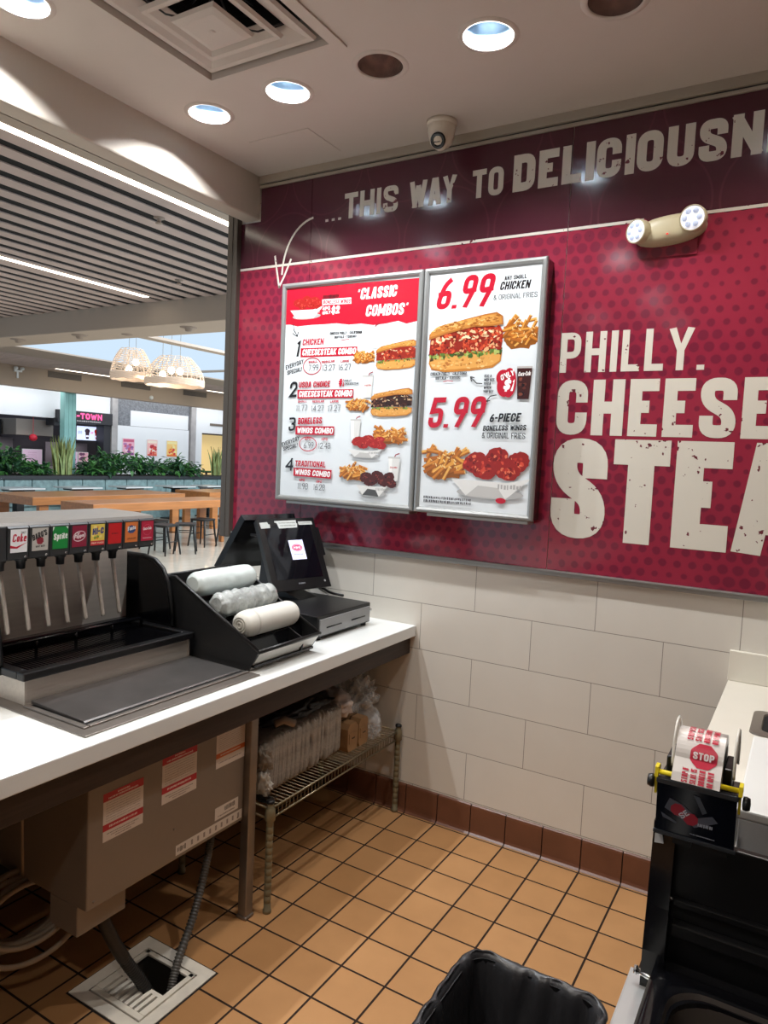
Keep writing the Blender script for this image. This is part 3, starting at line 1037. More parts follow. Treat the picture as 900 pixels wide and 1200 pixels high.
MENU1 = [('p', [(-0.368, 0.485), (0.353, 0.475), (0.352, 0.296), (0.301, 0.288), (0.26, 0.302), (0.198, 0.294), (0.135, 0.291), (0.071, 0.301), (0.005, 0.3), (-0.062, 0.31), (-0.131, 0.309), (-0.201, 0.31), (-0.284, 0.307), (-0.327, 0.318), (-0.366, 0.319)], 'r'),
 ('t', 'CLASSIC', 0.06, 0.406, 0.244, 0.407, 0.0491, 'w', 0.2, 0.15),
 ('t', 'COMBOS', 0.091, 0.331, 0.283, 0.328, 0.0491, 'w', 0.2, 0.15),
 ('t', "'", 0.046, 0.434, 0.053, 0.434, 0.016, 'w', 0.5, 0.3),
 ('t', "'", 0.294, 0.36, 0.302, 0.36, 0.016, 'w', 0.5, 0.3),
 ('boat', -0.233, 0.373, 0.1914, 0.0681),
 ('wings', -0.235, 0.412, 0.1674, 0.0691),
 ('s', -0.098, 0.431, 0.0882, 0.021, 'k'),
 ('p', [(-0.146, 0.421), (0.012, 0.419), (0.014, 0.392), (-0.144, 0.396)], 'w'),
 ('t', 'BONELESS WINGS', -0.14, 0.4, 0.01, 0.395, 0.017, 'r', 0.22, 0.1),
 ('t', '4PC', -0.143, 0.371, -0.1, 0.372, 0.017, 'w', 0.25, 0),
 ('t', 'ONLY', -0.142, 0.353, -0.096, 0.355, 0.014, 'w', 0.25, 0),
 ('t', '$2', -0.092, 0.352, -0.048, 0.354, 0.035, 'w', 0.22, 0.1),
 ('l', [(-0.307, 0.317), (-0.304, 0.293), (-0.282, 0.264)], 'k', 3),
 ('l', [(-0.31, 0.277), (-0.282, 0.261), (-0.276, 0.282)], 'k', 3),
 ('t', 'CHICKEN PHILLY - CALIFORNIA', -0.096, 0.26, 0.078, 0.258, 0.012, 'k', 0.22, 0),
 ('t', 'BUFFALO - TERIYAKI', -0.068, 0.242, 0.048, 0.242, 0.011, 'k', 0.22, 0),
 ('l', [(-0.03, 0.233), (-0.008, 0.235), (0.011, 0.236)], 'r', 2),
 ('t', '1', -0.294, 0.169, -0.263, 0.168, 0.0771, 'k', 0.16, 0.15),
 ('t', 'CHICKEN', -0.25, 0.218, -0.13, 0.218, 0.029, 'r', 0.2, 0.1),
 ('p', [(-0.258, 0.206), (0.056, 0.202), (0.056, 0.162), (-0.258, 0.164)], 'r'),
 ('t', 'CHEESESTEAK COMBO', -0.249, 0.172, 0.048, 0.169, 0.028, 'w', 0.2, 0.12),
 ('t', 'EVERYDAY', -0.343, 0.108, -0.24, 0.136, 0.02, 'k', 0.18, 0.2),
 ('t', 'SPECIAL!', -0.333, 0.084, -0.248, 0.101, 0.019, 'k', 0.18, 0.2),
 ('t', 'SMALL', -0.21, 0.135, -0.16, 0.137, 0.011, 'r', 0.25, 0),
 ('t', 'REGULAR', -0.134, 0.133, -0.063, 0.136, 0.011, 'r', 0.25, 0),
 ('t', 'LARGE', -0.029, 0.134, 0.016, 0.135, 0.01, 'r', 0.25, 0),
 ('t', '7.99', -0.209, 0.1, -0.153, 0.101, 0.028, 'g', 0.1, 0.03),
 ('t', '13.27', -0.13, 0.099, -0.061, 0.099, 0.027, 'g', 0.1, 0.03),
 ('t', '16.27', -0.041, 0.099, 0.026, 0.1, 0.027, 'g', 0.1, 0.03),
 ('ring', -0.189, 0.122, 0.101, 0.0751),
 ('cup', 0.143, 0.244, 0.0641, 0.1072),
 ('fries', 0.094, 0.158, 0.1301, 0.0691),
 ('sand', 0.258, 0.161, 0.2071, 0.1382),
 ('t', '2', -0.316, -0.022, -0.272, -0.019, 0.0721, 'k', 0.16, 0.15),
 ('t', 'USDA CHOICE', -0.261, 0.023, -0.082, 0.026, 0.0271, 'r', 0.2, 0.1),
 ('t', '#1', -0.035, 0.026, -0.006, 0.027, 0.035, 'r', 0.2, 0.1),
 ('t', 'PHILLY', -0.003, 0.047, 0.034, 0.049, 0.0091, 'k', 0.22, 0),
 ('t', 'CHEESESTEAK', -0.003, 0.034, 0.074, 0.035, 0.009, 'k', 0.22, 0),
 ('p', [(-0.267, 0.014), (0.047, 0.014), (0.047, -0.024), (-0.266, -0.027)], 'r'),
 ('t', 'CHEESESTEAK COMBO', -0.258, -0.02, 0.04, -0.018, 0.0281, 'w', 0.2, 0.12),
 ('t', 'SMALL', -0.262, -0.046, -0.21, -0.044, 0.01, 'r', 0.25, 0),
 ('t', 'REGULAR', -0.178, -0.046, -0.111, -0.044, 0.01, 'r', 0.25, 0),
 ('t', 'LARGE', -0.077, -0.046, -0.03, -0.044, 0.01, 'r', 0.25, 0),
 ('t', '11.77', -0.27, -0.085, -0.206, -0.084, 0.028, 'g', 0.1, 0.03),
 ('t', '14.27', -0.182, -0.086, -0.112, -0.084, 0.027, 'g', 0.1, 0.03),
 ('t', '17.27', -0.088, -0.086, -0.02, -0.083, 0.0281, 'g', 0.1, 0.03),
 ('cup', 0.122, 0.032, 0.058, 0.1132),
 ('fries', 0.073, -0.051, 0.142, 0.0681),
 ('sand2', 0.246, -0.042, 0.214, 0.1362),
 ('t', '3', -0.311, -0.18, -0.272, -0.177, 0.0631, 'k', 0.16, 0.15),
 ('t', 'BONELESS', -0.256, -0.147, -0.118, -0.142, 0.03, 'r', 0.2, 0.1),
 ('p', [(-0.269, -0.155), (-0.047, -0.153), (-0.049, -0.193), (-0.268, -0.195)], 'r'),
 ('t', 'WINGS COMBO', -0.26, -0.188, -0.055, -0.187, 0.027, 'w', 0.2, 0.12),
 ('t', 'EVERYDAY', -0.345, -0.256, -0.242, -0.219, 0.02, 'k', 0.18, 0.2),
 ('t', 'SPECIAL!', -0.336, -0.275, -0.252, -0.253, 0.019, 'k', 0.18, 0.2),
 ('t', '6PC', -0.211, -0.219, -0.176, -0.218, 0.012, 'r', 0.25, 0),
 ('t', '10PC', -0.117, -0.218, -0.082, -0.218, 0.012, 'r', 0.25, 0),
 ('t', '6.99', -0.216, -0.257, -0.16, -0.255, 0.027, 'g', 0.1, 0.03),
 ('t', '12.48', -0.132, -0.257, -0.065, -0.255, 0.0271, 'g', 0.1, 0.03),
 ('ring', -0.193, -0.237, 0.098, 0.0651),
 ('cup', 0.068, -0.158, 0.057, 0.1051),
 ('fries', 0.245, -0.18, 0.1981, 0.0911),
 ('boat', 0.125, -0.263, 0.1831, 0.052),
 ('wings', 0.136, -0.22, 0.1831, 0.0681),
 ('t', '4', -0.321, -0.368, -0.275, -0.365, 0.0591, 'k', 0.16, 0.15),
 ('t', 'TRADITIONAL', -0.263, -0.343, -0.087, -0.342, 0.027, 'r', 0.2, 0.1),
 ('p', [(-0.27, -0.35), (-0.05, -0.352), (-0.053, -0.392), (-0.27, -0.389)], 'r'),
 ('t', 'WINGS COMBO', -0.262, -0.382, -0.06, -0.385, 0.026, 'w', 0.2, 0.12),
 ('t', '6PC', -0.233, -0.412, -0.202, -0.412, 0.012, 'r', 0.25, 0),
 ('t', '10PC', -0.137, -0.414, -0.104, -0.414, 0.011, 'r', 0.25, 0),
 ('t', '11.98', -0.243, -0.449, -0.183, -0.449, 0.029, 'g', 0.1, 0.03),
 ('t', '16.28', -0.15, -0.448, -0.086, -0.448, 0.0281, 'g', 0.1, 0.03),
 ('cup', 0.276, -0.323, 0.061, 0.1202),
 ('fries', 0.071, -0.35, 0.1762, 0.0861),
 ('boat2', 0.173, -0.421, 0.1713, 0.0721),
 ('wings2', 0.191, -0.379, 0.1983, 0.0822)]
MENU2 = [('t', '6.99', -0.2105, 0.337, 0.0315, 0.335, 0.1302, 'r', 0.17, 0.2),
 ('t', 'ANY SMALL', 0.0905, 0.431, 0.1805, 0.432, 0.017, 'k', 0.2, 0),
 ('t', 'CHICKEN', 0.0715, 0.395, 0.1945, 0.394, 0.0321, 'k', 0.2, 0.2),
 ('t', '& ORIGINAL FRIES', 0.0485, 0.358, 0.2285, 0.358, 0.02, 'k', 0.12, 0),
 ('fries', 0.1705, 0.24, 0.1822, 0.1664),
 ('sandbig', -0.0665, 0.201, 0.3343, 0.2554),
 ('t', 'CHICKEN PHILLY - CALIFORNIA', -0.2145, 0.067, -0.0485, 0.067, 0.012, 'k', 0.2, 0),
 ('t', 'BUFFALO - TERIYAKI', -0.1895, 0.049, -0.0775, 0.05, 0.012, 'k', 0.2, 0),
 ('l', [(-0.1535, 0.04), (-0.1325, 0.044), (-0.1095, 0.041)], 'r', 2),
 ('t', 'ADD A', 0.0285, 0.055, 0.0605, 0.054, 0.011, 'k', 0.2, 0),
 ('t', 'MED SIZE', 0.0295, 0.039, 0.0735, 0.039, 0.011, 'k', 0.2, 0),
 ('t', 'SODA', 0.0285, 0.024, 0.0585, 0.023, 0.011, 'k', 0.2, 0),
 ('t', 'WHEN', 0.0295, 0.008, 0.0605, 0.008, 0.011, 'k', 0.2, 0),
 ('t', 'YOU BUY', 0.0285, -0.008, 0.0715, -0.008, 0.011, 'k', 0.2, 0),
 ('l', [(0.0205, 0.03), (-0.0035, 0.032), (-0.0275, 0.054)], 'k', 3),
 ('l', [(-0.0145, 0.054), (-0.0315, 0.058), (-0.0255, 0.04)], 'k', 3),
 ('l', [(0.0845, -0.016), (0.0595, -0.021), (0.0445, -0.04)], 'k', 3),
 ('l', [(0.0375, -0.027), (0.0425, -0.042), (0.0585, -0.037)], 'k', 3),
 ('disc', 0.1095, 0.052, 0.058, 0.0631),
 ('disc', 0.1355, 0.032, 0.059, 0.1152),
 ('disc', 0.1175, 0.019, 0.065, 0.0851),
 ('t', 'ONLY', 0.1025, 0.04, 0.1565, 0.062, 0.0221, 'w', 0.22, 0.15),
 ('t', '$1', 0.1105, 0.002, 0.1535, -0.001, 0.0471, 'w', 0.2, 0.15),
 ('coke', 0.1965, 0.031, 0.062, 0.1273),
 ('t', '5.99', -0.2185, -0.151, 0.0275, -0.145, 0.1252, 'r', 0.17, 0.2),
 ('t', '6-PIECE', 0.0615, -0.124, 0.1895, -0.12, 0.0341, 'k', 0.2, 0.2),
 ('t', 'BONELESS WINGS', 0.0355, -0.159, 0.2155, -0.153, 0.021, 'k', 0.2, 0.15),
 ('t', '& ORIGINAL FRIES', 0.0335, -0.188, 0.2155, -0.187, 0.0231, 'k', 0.12, 0),
 ('fries', -0.1265, -0.277, 0.2412, 0.1813),
 ('boatbig', 0.0795, -0.374, 0.3436, 0.1102),
 ('wingsbig', 0.0965, -0.295, 0.3143, 0.1473),
 ('s', -0.1065, -0.442, 0.2205, 0.012, 'g'),
 ('s', -0.1055, -0.457, 0.2206, 0.012, 'g'),
 ('oval', 0.1295, -0.435, 0.0431, 0.023)]



def menu_board(lbl, x0, x1, items, pw, ph):
    z0, z1, yf = 1.371, 2.386, -0.10
    xc, zc = (x0 + x1) / 2, (z0 + z1) / 2
    t = thing('menu_board', lbl, 'menu board', (xc, -0.008, z0), 'menu boards on the crimson wall')
    h = MB().box(x0 + .004, x1 - .004, yf + .012, -0.008, z0 + .004, z1 - .004)
    build('housing', h, mat('housing_metal', '6a6462', 0.22, 0.9), t)
    f = MB()
    hw, hh = (x1 - x0) / 2, (z1 - z0) / 2
    # frame of four mitred rails with a rounded front
    prof = [(0, 0.0), (0, -.014), (.004, -.020), (.012, -.0215), (.020, -.018), (.024, -.010), (.024, 0)]
    corners = [(x0, z0), (x1, z0), (x1, z1), (x0, z1)]
    sg = [(1, 1), (-1, 1), (-1, -1), (1, -1)]
    vs, fs = [], []
    for (cx, cz), (sx, sz) in zip(corners, sg):
        for d, y in prof:
            vs.append((cx + sx * d, yf + .021 + y, cz + sz * d))
    n = len(prof)
    for i in range(4):
        j = (i + 1) % 4
        for k in range(n - 1):
            fs.append((i * n + k, j * n + k, j * n + k + 1, i * n + k + 1))
    f.add(vs, fs)
    build('frame', f, M_ALU, t)
    p = Print((xc, yf + .012, zc), (1, 0, 0), (0, 0, 1), lift=0.001, eps=6e-6)
    p.rect(-(hw - .023), hw - .023, -(hh - .023), hh - .023, 'd9dddf')
    draw_menu(p, items)
    build('printed_menu', p, M_MENU, t)
    tr = MB().box(x0 + .06, x1 - .02, -0.085, -0.01, z0 - .014, z0 - .001, bev=.002)
    build('mounting_track', tr, mat('track_metal', 'b8b4ae', 0.4, 0.6), t)
    return t


menu_board('left menu board headed CLASSIC COMBOS with four numbered meals', -0.587, 0.166, MENU1, .36, .48)
menu_board('right menu board showing prices 6.99 and 5.99 with large sandwich', 0.171, 0.698, MENU2, .24, .475)

# ------------------------------------------------------------------ emergency light
et = thing('emergency_light', 'beige twin-head emergency light mounted high on the right crimson panel', 'emergency light', (1.117, -0.008, 2.455))
build('mounting_plate', MB().box(1.022, 1.212, -0.0125, -0.0075, 2.362, 2.566, bev=.001), M_GRAPHIC, et)
eb = MB()


def ebody(u, v):
    a = u * 2 * PI
    ph = v * PI / 2
    rx, rz = 0.122, 0.050
    x = rx * math.copysign(abs(math.cos(a)) ** .8, math.cos(a)) * math.cos(ph)
    zz = rz * math.copysign(abs(math.sin(a)) ** .9, math.sin(a)) * math.cos(ph) ** .7
    return (1.117 + x, -0.0085 - 0.062 * math.sin(ph) ** .55, 2.450 + zz + 0.010 * x / .12)


eb.grid(ebody, 40, 10, wrap=True)
build('housing', eb, M_BEIGEP, et)
for hx, hz, dx, dz, r in ((1.018, 2.447, -0.50, -0.10, 0.042), (1.200, 2.470, -0.12, -0.10, 0.044)):
    d = Vector((dx, -1, dz)).normalized()
    q = d.to_track_quat('Z', 'Y').to_matrix()
    c = (hx, -0.058, hz)
    hd = MB().lathe([(0.0, -.03), (r * .8, -.03), (r, -.01), (r, .018), (r * .93, .022), (r * .9, .018)], c, M=q)
    ho = build('lamp_head', hd, M_BEIGEP, et)
    ln = MB().lathe([(r * .9, .018), (r * .75, .0215), (r * .4, .024), (0.0005, .025)], c, M=q)
    build('lens', ln, M_LENSW, ho)
    ld = MB()
    for k in range(6):
        a = 2 * PI * k / 6
        ld.lathe([(.010, .0235), (.008, .0255), (.0005, .0262)], Vector(c) + q @ Vector((math.cos(a) * r * .55, math.sin(a) * r * .55, 0)), seg=12, M=q)
    build('reflector_cups', ld, mat('lens_cup', 'c9d4ee', 0.1, emit=0.15), ho)  # cups get a slight glow in place of reflected light
build('indicator', MB().blob((1.118, -0.0705, 2.425), (.004, .002, .003), 0, sub=2), mat('red_led', 'e03030', 0.3, emit=1.0), et)

# ------------------------------------------------------------------ dome camera
ct = thing('security_camera', 'small white turret security camera on the ceiling above the crimson wall', 'camera', (0.245, -0.150, 2.94))
build('base', MB().lathe([(.0005, 2.9395), (.062, 2.9395), (.062, 2.928), (.056, 2.921), (.0005, 2.921)], (0.245, -0.150, 0)), M_CAMW, ct)
build('shell', MB().lathe([(.055, 2.921), (.055, 2.90), (.050, 2.878), (.044, 2.858), (.032, 2.845), (.015, 2.840), (.0005, 2.839)], (0.245, -0.150, 0)), M_CAMW, ct)
d = Vector((.12, -.85, -.45)).normalized()
q = d.to_track_quat('Z', 'Y').to_matrix()
cc = Vector((0.247, -0.160, 2.868))
eye = build('eyeball', MB().blob(cc, (.041, .041, .041), 0, sub=3), M_CAMW, ct)
build('lens_ring', MB().lathe([(.030, .028), (.0305, .036), (.027, .038), (.022, .037), (.0005, .0365)], cc, M=q), M_BLACKG, eye)
lw = Print(cc + d * .0368, Vector((1, .12, 0)), (0, 0.35, 1))
lw.rect(-.015, .011, -.009, .008, '3d4a4a')
build('lens_window', lw, M_PRINT, eye)

# ------------------------------------------------------------------ recessed downlights
DLAB = {(-0.57, -0.61): 'lit ceiling downlight nearest the crimson wall and the soffit beam', (-0.17, -0.61): 'second lit downlight from the soffit beam, beside the air vent corner',
        (0.235, -0.61): 'unlit chrome downlight between two lit ones, nearest the security camera', (0.635, -0.61): 'brightest lit downlight with a blue white glow, right of the unlit chrome one',
        (1.03, -0.61): 'unlit chrome downlight cut by the top edge of the photo', (-0.576, -1.405): 'lit downlight left of the air vent at the top left corner'}
BACKL = ['lit downlight over the right counter', 'added fill downlight behind the air vent', 'added fill downlight over the near counter', 'added fill downlight over the kitchen middle',
         'added fill downlight toward the right wall', 'added fill downlight over the rear counter', 'added fill downlight near the rear wall']
bi = 0
for x, y, on in LIT:
    if (x, y) in DLAB:
        lb = DLAB[(x, y)]
    else:
        lb = BACKL[bi] + ', outside the photo'
        bi += 1
    t = thing('downlight', lb, 'downlight', (x, y, CEIL), 'recessed ceiling downlights')
    build('trim_ring', MB().lathe([(.0785, CEIL + .004), (.0785, CEIL - .003), (.084, CEIL - .005), (.096, CEIL - .003), (.099, CEIL)], (x, y, 0), seg=40), M_CEIL, t)
    build('reflector', MB().lathe([(.0785, CEIL), (.0775, CEIL + .03), (.072, CEIL + .07), (.063, CEIL + .115), (.0005, CEIL + .118)], (x, y, 0), seg=40), M_REFL if on else M_REFLC, t)
    lamp = MB().lathe([(.026, CEIL + .116), (.030, CEIL + .100), (.030, CEIL + .088), (.022, CEIL + .078), (.0005, CEIL + .074)], (x, y, 0), seg=24)
    build('lamp', lamp, M_LAMP if on else mat('dead_lamp', '6a5f60', 0.2, 0.6), t)
    if on:
        if (x, y) in DLAB:
            ld = bpy.data.lights.new('lamp_light', 'SPOT')
            ld.spot_size = math.radians(134)
            ld.spot_blend = 0.04
            ld.energy = LAMP_W
            ld.color = LAMP_COL
            ld.shadow_soft_size = 0.018
            lo = bpy.data.objects.new('lamp_light', ld)
            COL.objects.link(lo)
            lo.location = (0, 0, 0.057)
            lo.parent = t
        else:
            light_area('lamp_light', (0, 0, 0.065), REAR_W, 0.09, REAR_COL, t)

# ------------------------------------------------------------------ ceiling air diffuser
vt = thing('air_vent', 'square beige ceiling air diffuser with stepped cones', 'air vent', (-0.105, -1.068, CEIL))
vx, vy = -0.105, -1.068


def sq_ring(mb, a0, z0, a1, z1):
    vs = [(vx + s * a, vy + t2 * a, z) for a, z in ((a0, z0), (a1, z1)) for s, t2 in ((-1, -1), (1, -1), (1, 1), (-1, 1))]
    mb.add(vs, [(i, (i + 1) % 4, 4 + (i + 1) % 4, 4 + i) for i in range(4)])


fr = MB()
for a, b in (((.305, CEIL - .001), (.305, CEIL - .007)), ((.305, CEIL - .007), (.262, CEIL - .007)), ((.262, CEIL - .007), (.258, CEIL + .012)), ((.258, CEIL + .012), (.262, CEIL + .10))):
    sq_ring(fr, *a, *b)
build('frame', fr, M_CEIL, vt)
for lo, hi, zl in ((.228, .160, -.004), (.152, .098, -.018)):
    c = MB()
    sq_ring(c, lo + .006, CEIL + zl + .012, lo, CEIL + zl)
    sq_ring(c, lo, CEIL + zl, lo - .016, CEIL + zl + .002)
    sq_ring(c, lo - .016, CEIL + zl + .002, hi, CEIL + zl + .030)
    sq_ring(c, hi, CEIL + zl + .030, hi + .006, CEIL + zl + .036)
    sq_ring(c, hi + .006, CEIL + zl + .036, lo + .006, CEIL + zl + .012)
    build('cone', c, M_CEIL, vt)
pc = MB()
sq_ring(pc, .0001, CEIL - .036, .066, CEIL - .036)
sq_ring(pc, .066, CEIL - .036, .088, CEIL - .030)
sq_ring(pc, .088, CEIL - .030, .092, CEIL - .018)
sq_ring(pc, .092, CEIL - .018, .05, CEIL - .01)
sq_ring(pc, .05, CEIL - .01, .0001, CEIL - .01)
pc.lathe([(.012, CEIL - .034), (.011, CEIL - .036), (.0005, CEIL - .0365)], (vx, vy, 0), seg=16)
build('centre_plate', pc, M_CEIL, vt)
du = MB().lathe([(.22, CEIL + .10), (.17, CEIL + .12), (.165, CEIL + .30), (.0005, CEIL + .30)], (vx, vy, 0), seg=32)
sq_ring(du, .262, CEIL + .10, .17, CEIL + .115)
build('duct', du, M_VOID, vt)
bl = MB()
for k in range(9):
    a = PI * k / 9
    bl.tube([(vx - .16 * math.cos(a), vy - .16 * math.sin(a), CEIL + .12), (vx + .16 * math.cos(a), vy + .16 * math.sin(a), CEIL + .12)], .004, 6)
build('damper_blades', bl, M_DARKG, vt)
for a, b in ((.1, .1), (.1, -.1), (-.1, .1), (-.1, -.1)):
    build('support_rod', MB().tube([(vx + a * .5, vy + b * .5, CEIL - .012), (vx + a, vy + b, CEIL - .010), (vx + a * 1.8, vy + b * 1.8, CEIL + .05)], .003, 6), M_DARKG, vt)
ac = MB().box(-0.60, -0.28, -0.34, -0.10, CEIL - .003, CEIL - .0002, bev=.001)
tag(build('access_panel', ac, M_CEIL, origin=(-0.44, -0.22, CEIL)), 'faint flush access panel in the ceiling corner near the soffit', 'access panel')

# ================================================================== LEFT SERVICE COUNTER
CT = 0.858
sc = thing('service_counter', 'long white-topped service counter with dark wood apron along the food court opening', 'counter', (-0.3, -1.7, 0))
build('worktop', MB().box(-0.80, 0.163, -4.6, -0.001, CT - .049, CT, bev=.003), M_WHITETOP, sc)
build('apron', MB().box(0.118, 0.138, -4.6, -0.002, 0.728, CT - .050, bev=.002).box(-0.74, 0.118, -4.6, -0.002, 0.795, CT - .050), M_WALNUT, sc)
lg = MB().box(0.050, 0.086, -0.993, -0.957, 0.0, 0.795, bev=.003)
lg.box(0.046, 0.090, -0.997, -0.953, 0.0, 0.012, bev=.003)
build('leg', lg, M_STEELD, sc)
build('leg', MB().box(0.050, 0.086, -3.0, -2.964, 0.0, 0.795, bev=.003), M_STEELD, sc)

# ------------------------------------------------------------------ drop-in ice chest with its grey body below
ic = thing('ice_chest', 'stainless drop-in ice chest set in the counter with stickered grey body below', 'ice chest', (-0.12, -1.32, 0.35))
fl = MB().box(-0.60, 0.115, -1.655, -0.992, CT + .0005, CT + .005, bev=.0015)
fl.box(0.060, 0.075, -1.61, -1.0, CT + .005, CT + .010, bev=.002).box(-.19, .075, -1.628, -1.612, CT + .005, CT + .010, bev=.002)
build('flange', fl, M_STEELD, ic)
lid = MB()
lid.prism([(-0.185, CT + .018), (0.040, CT + .012), (0.046, CT + .009), (0.046, CT + .002), (0.040, CT + .006), (-0.185, CT + .010)], 'y', -1.605, -1.012)
build('lid', lid, mat('worn_steel', '6f6b69', 0.36, 0.8, var=0.16, vscale=7), ic)
build('lid_shadow_gap', MB().box(-0.183, 0.054, -1.609, -1.006, CT + .005, CT + .0065), M_BLACKM, ic)
build('body', MB().box(-0.42, 0.060, -1.602, -0.993, 0.350, 0.726, bev=.004), M_BOXMET, ic)
ps = [(-1.555, -1.420, .522, .657, 'b2182f'), (-1.352, -1.214, .545, .688, 'b2182f'), (-1.130, -0.996, .574, .690, 'c8622c')]
for k, (y0, y1, z0, z1, c) in enumerate(ps):
    p = Print((0.060, 0, 0), (0, 1, 0), (0, 0, 1), lift=0.0008)
    h = z1 - z0
    p.rect(y0, y1, z0, z1, 'd8cdc4')
    if k < 2:
        p.rect(y0, y1, z1 - .17 * h, z1, c)
        p.rect(y0, y1, z0 + .22 * h, z0 + .36 * h, c)
        p.scribble((y0 + y1) / 2, z1 - .06 * h, (y1 - y0) * .3, .035 * h, 'e6cfc8', 12, k)
        p.scribble((y0 + y1) / 2, z1 - .12 * h, (y1 - y0) * .75, .04 * h, 'e6cfc8', 26, k + 3)
        p.scribble((y0 + y1) / 2, z0 + .29 * h, (y1 - y0) * .7, .05 * h, 'e6cfc8', 22, k + 5)
        for i in range(8):
            p.scribble((y0 + y1) / 2, z1 - (.22 + i * .052) * h, (y1 - y0) * .85, .02 * h, '9a8c88', 30, k * 9 + i)
        for i in range(3):
            p.scribble((y0 + y1) / 2, z0 + (.15 - i * .05) * h, (y1 - y0) * (.8 - .2 * i), .025 * h, '7a6c68', 24, k * 9 + i)
    else:
        p.rect(y0, y1, z0 + .28 * h, z0 + .42 * h, c)
        for i in range(9):
            p.scribble((y0 + y1) / 2, z1 - (.06 + i * .055) * h, (y1 - y0) * .85, .02 * h, '9a8c88', 30, 70 + i)
        p.scribble((y0 + y1) / 2, z0 + .35 * h, (y1 - y0) * .7, .05 * h, 'ecd8c8', 20, 6)
        p.scribble((y0 + y1) / 2, z0 + .14 * h, (y1 - y0) * .8, .04 * h, '7a6c68', 22, 8)
    so = build('sticker', p, M_PRINT, ic)
    so['label'] = ['white sticker with two red bands', 'white sticker with two red bands', 'white sticker with an orange band'][k]
p = Print((0.060, 0, 0), (0, 1, 0), (0, 0, 1), lift=0.0008)
p.rect(-1.128, -1.020, .402, .443, 'd5cec6')
p.scribble(-1.060, .428, .05, .018, '3a3634', 20, 3)
p.scribble(-1.075, .411, .08, .006, '7a726c', 16, 4)
build('serial_label', p, M_PRINT, ic)
p = Print((0.060, 0, 0), (0, 1, 0), (0, 0, 1), lift=0.0008)
p.rect(-1.292, -1.000, .362, .394, 'd5cec6')
for i in range(9):
    p.rect(-1.23 + i * .026, -1.222 + i * .026, .370, .386, '8f8680')
p.scribble(-1.268, .378, .035, .018, '4a4440', 6, 4)
build('warning_strip', p, M_PRINT, ic)
build('drain_box', MB().box(-0.10, 0.020, -1.60, -1.44, 0.262, 0.350, bev=.004), M_BOXMET, ic)
rv = MB()
for y in (-1.58, -1.3, -1.02):
    rv.lathe([(.004, .0605), (.003, .062), (.0004, .0625)], (0, y, .45 if y == -1.3 else .37), axis='x', seg=10)
build('rivets', rv, M_STEELD, ic)

# ------------------------------------------------------------------ soda dispenser
sd = thing('soda_dispenser', 'eight-flavour black and steel soda fountain standing on the ice chest', 'soda dispenser', (-0.40, -1.32, CT + .005))
B0 = CT + .0055
bs = MB().box(-0.62, -0.197, -1.618, -1.012, B0, 0.934)
bs.box(-0.199, -0.193, -1.620, -1.614, B0, 0.934).box(-0.199, -0.193, -1.016, -1.010, B0, 0.934)
build('base', bs, M_STEEL, sd)
rim = MB()
for x0, x1, y0, y1 in ((-0.212, -0.180, -1.632, -0.998), (-0.52, -0.212, -1.632, -1.600), (-0.52, -0.212, -1.030, -0.998)):
    rim.box(x0, x1, y0, y1, 0.935, 0.958, bev=.004)
build('tray_rim', rim, M_BLACKP, sd)
dt = MB().box(-0.50, -0.212, -1.600, -1.030, 0.934, 0.938)
dt.box(-0.50, -0.470, -1.600, -1.030, 0.938, 0.972, bev=.003)
build('drip_tray', dt, M_BLACKG, sd)
gr = MB()
for i in range(46):
    y = -1.592 + i * .0122
    gr.box(-0.462, -0.225, y, y + .005, 0.944, 0.950)
for x in (-0.455, -0.345, -0.235):
    gr.box(x, x + .006, -1.598, -1.032, 0.940, 0.947)
build('cup_rest_grate', gr, M_BLACKG, sd)
cr = MB()
pts = [(-0.40, -1.585, .945), (-0.40, -1.585, .975), (-0.40, -1.575, .982), (-0.40, -1.055, .982), (-0.40, -1.045, .975), (-0.40, -1.045, .945)]
cr.tube(pts, .006, 8)
for y in (-1.45, -1.31, -1.17):
    cr.tube([(-.40, y, .945), (-.40, y, .982)], .005, 8)
build('cup_rail', cr, M_BLACKG, sd)
build('backsplash', MB().box(-0.62, -0.50, -1.600, -1.030, 0.934, 1.262), M_STEEL, sd)
build('rear_cover', MB().box(-0.64, -0.621, -1.625, -1.005, B0, 1.262, bev=.006), M_STEELD, sd)
for y0, y1 in ((-1.640, -1.622), (-1.008, -0.990)):
    prof = [(-0.62, B0 + .07), (-0.62, 1.195), (-0.44, 1.198), (-0.385, 1.188), (-0.345, 1.160), (-0.318, 1.115), (-0.300, 1.04), (-0.288, 0.96), (-0.288, B0 + .07)]
    wing = MB().prism([(x, z) for x, z in prof], 'y', y0 + .005, y1 - .005)
    wo = build('side_wing', wing, M_BLACKG, sd)
    rimp = prof[1:-1]
    build('wing_edge', MB().tube([(x, (y0 + y1) / 2, z) for x, z in rimp], .0085, 8), M_BLACKP, wo)
# valves
V0, VP = -1.606, 0.0637


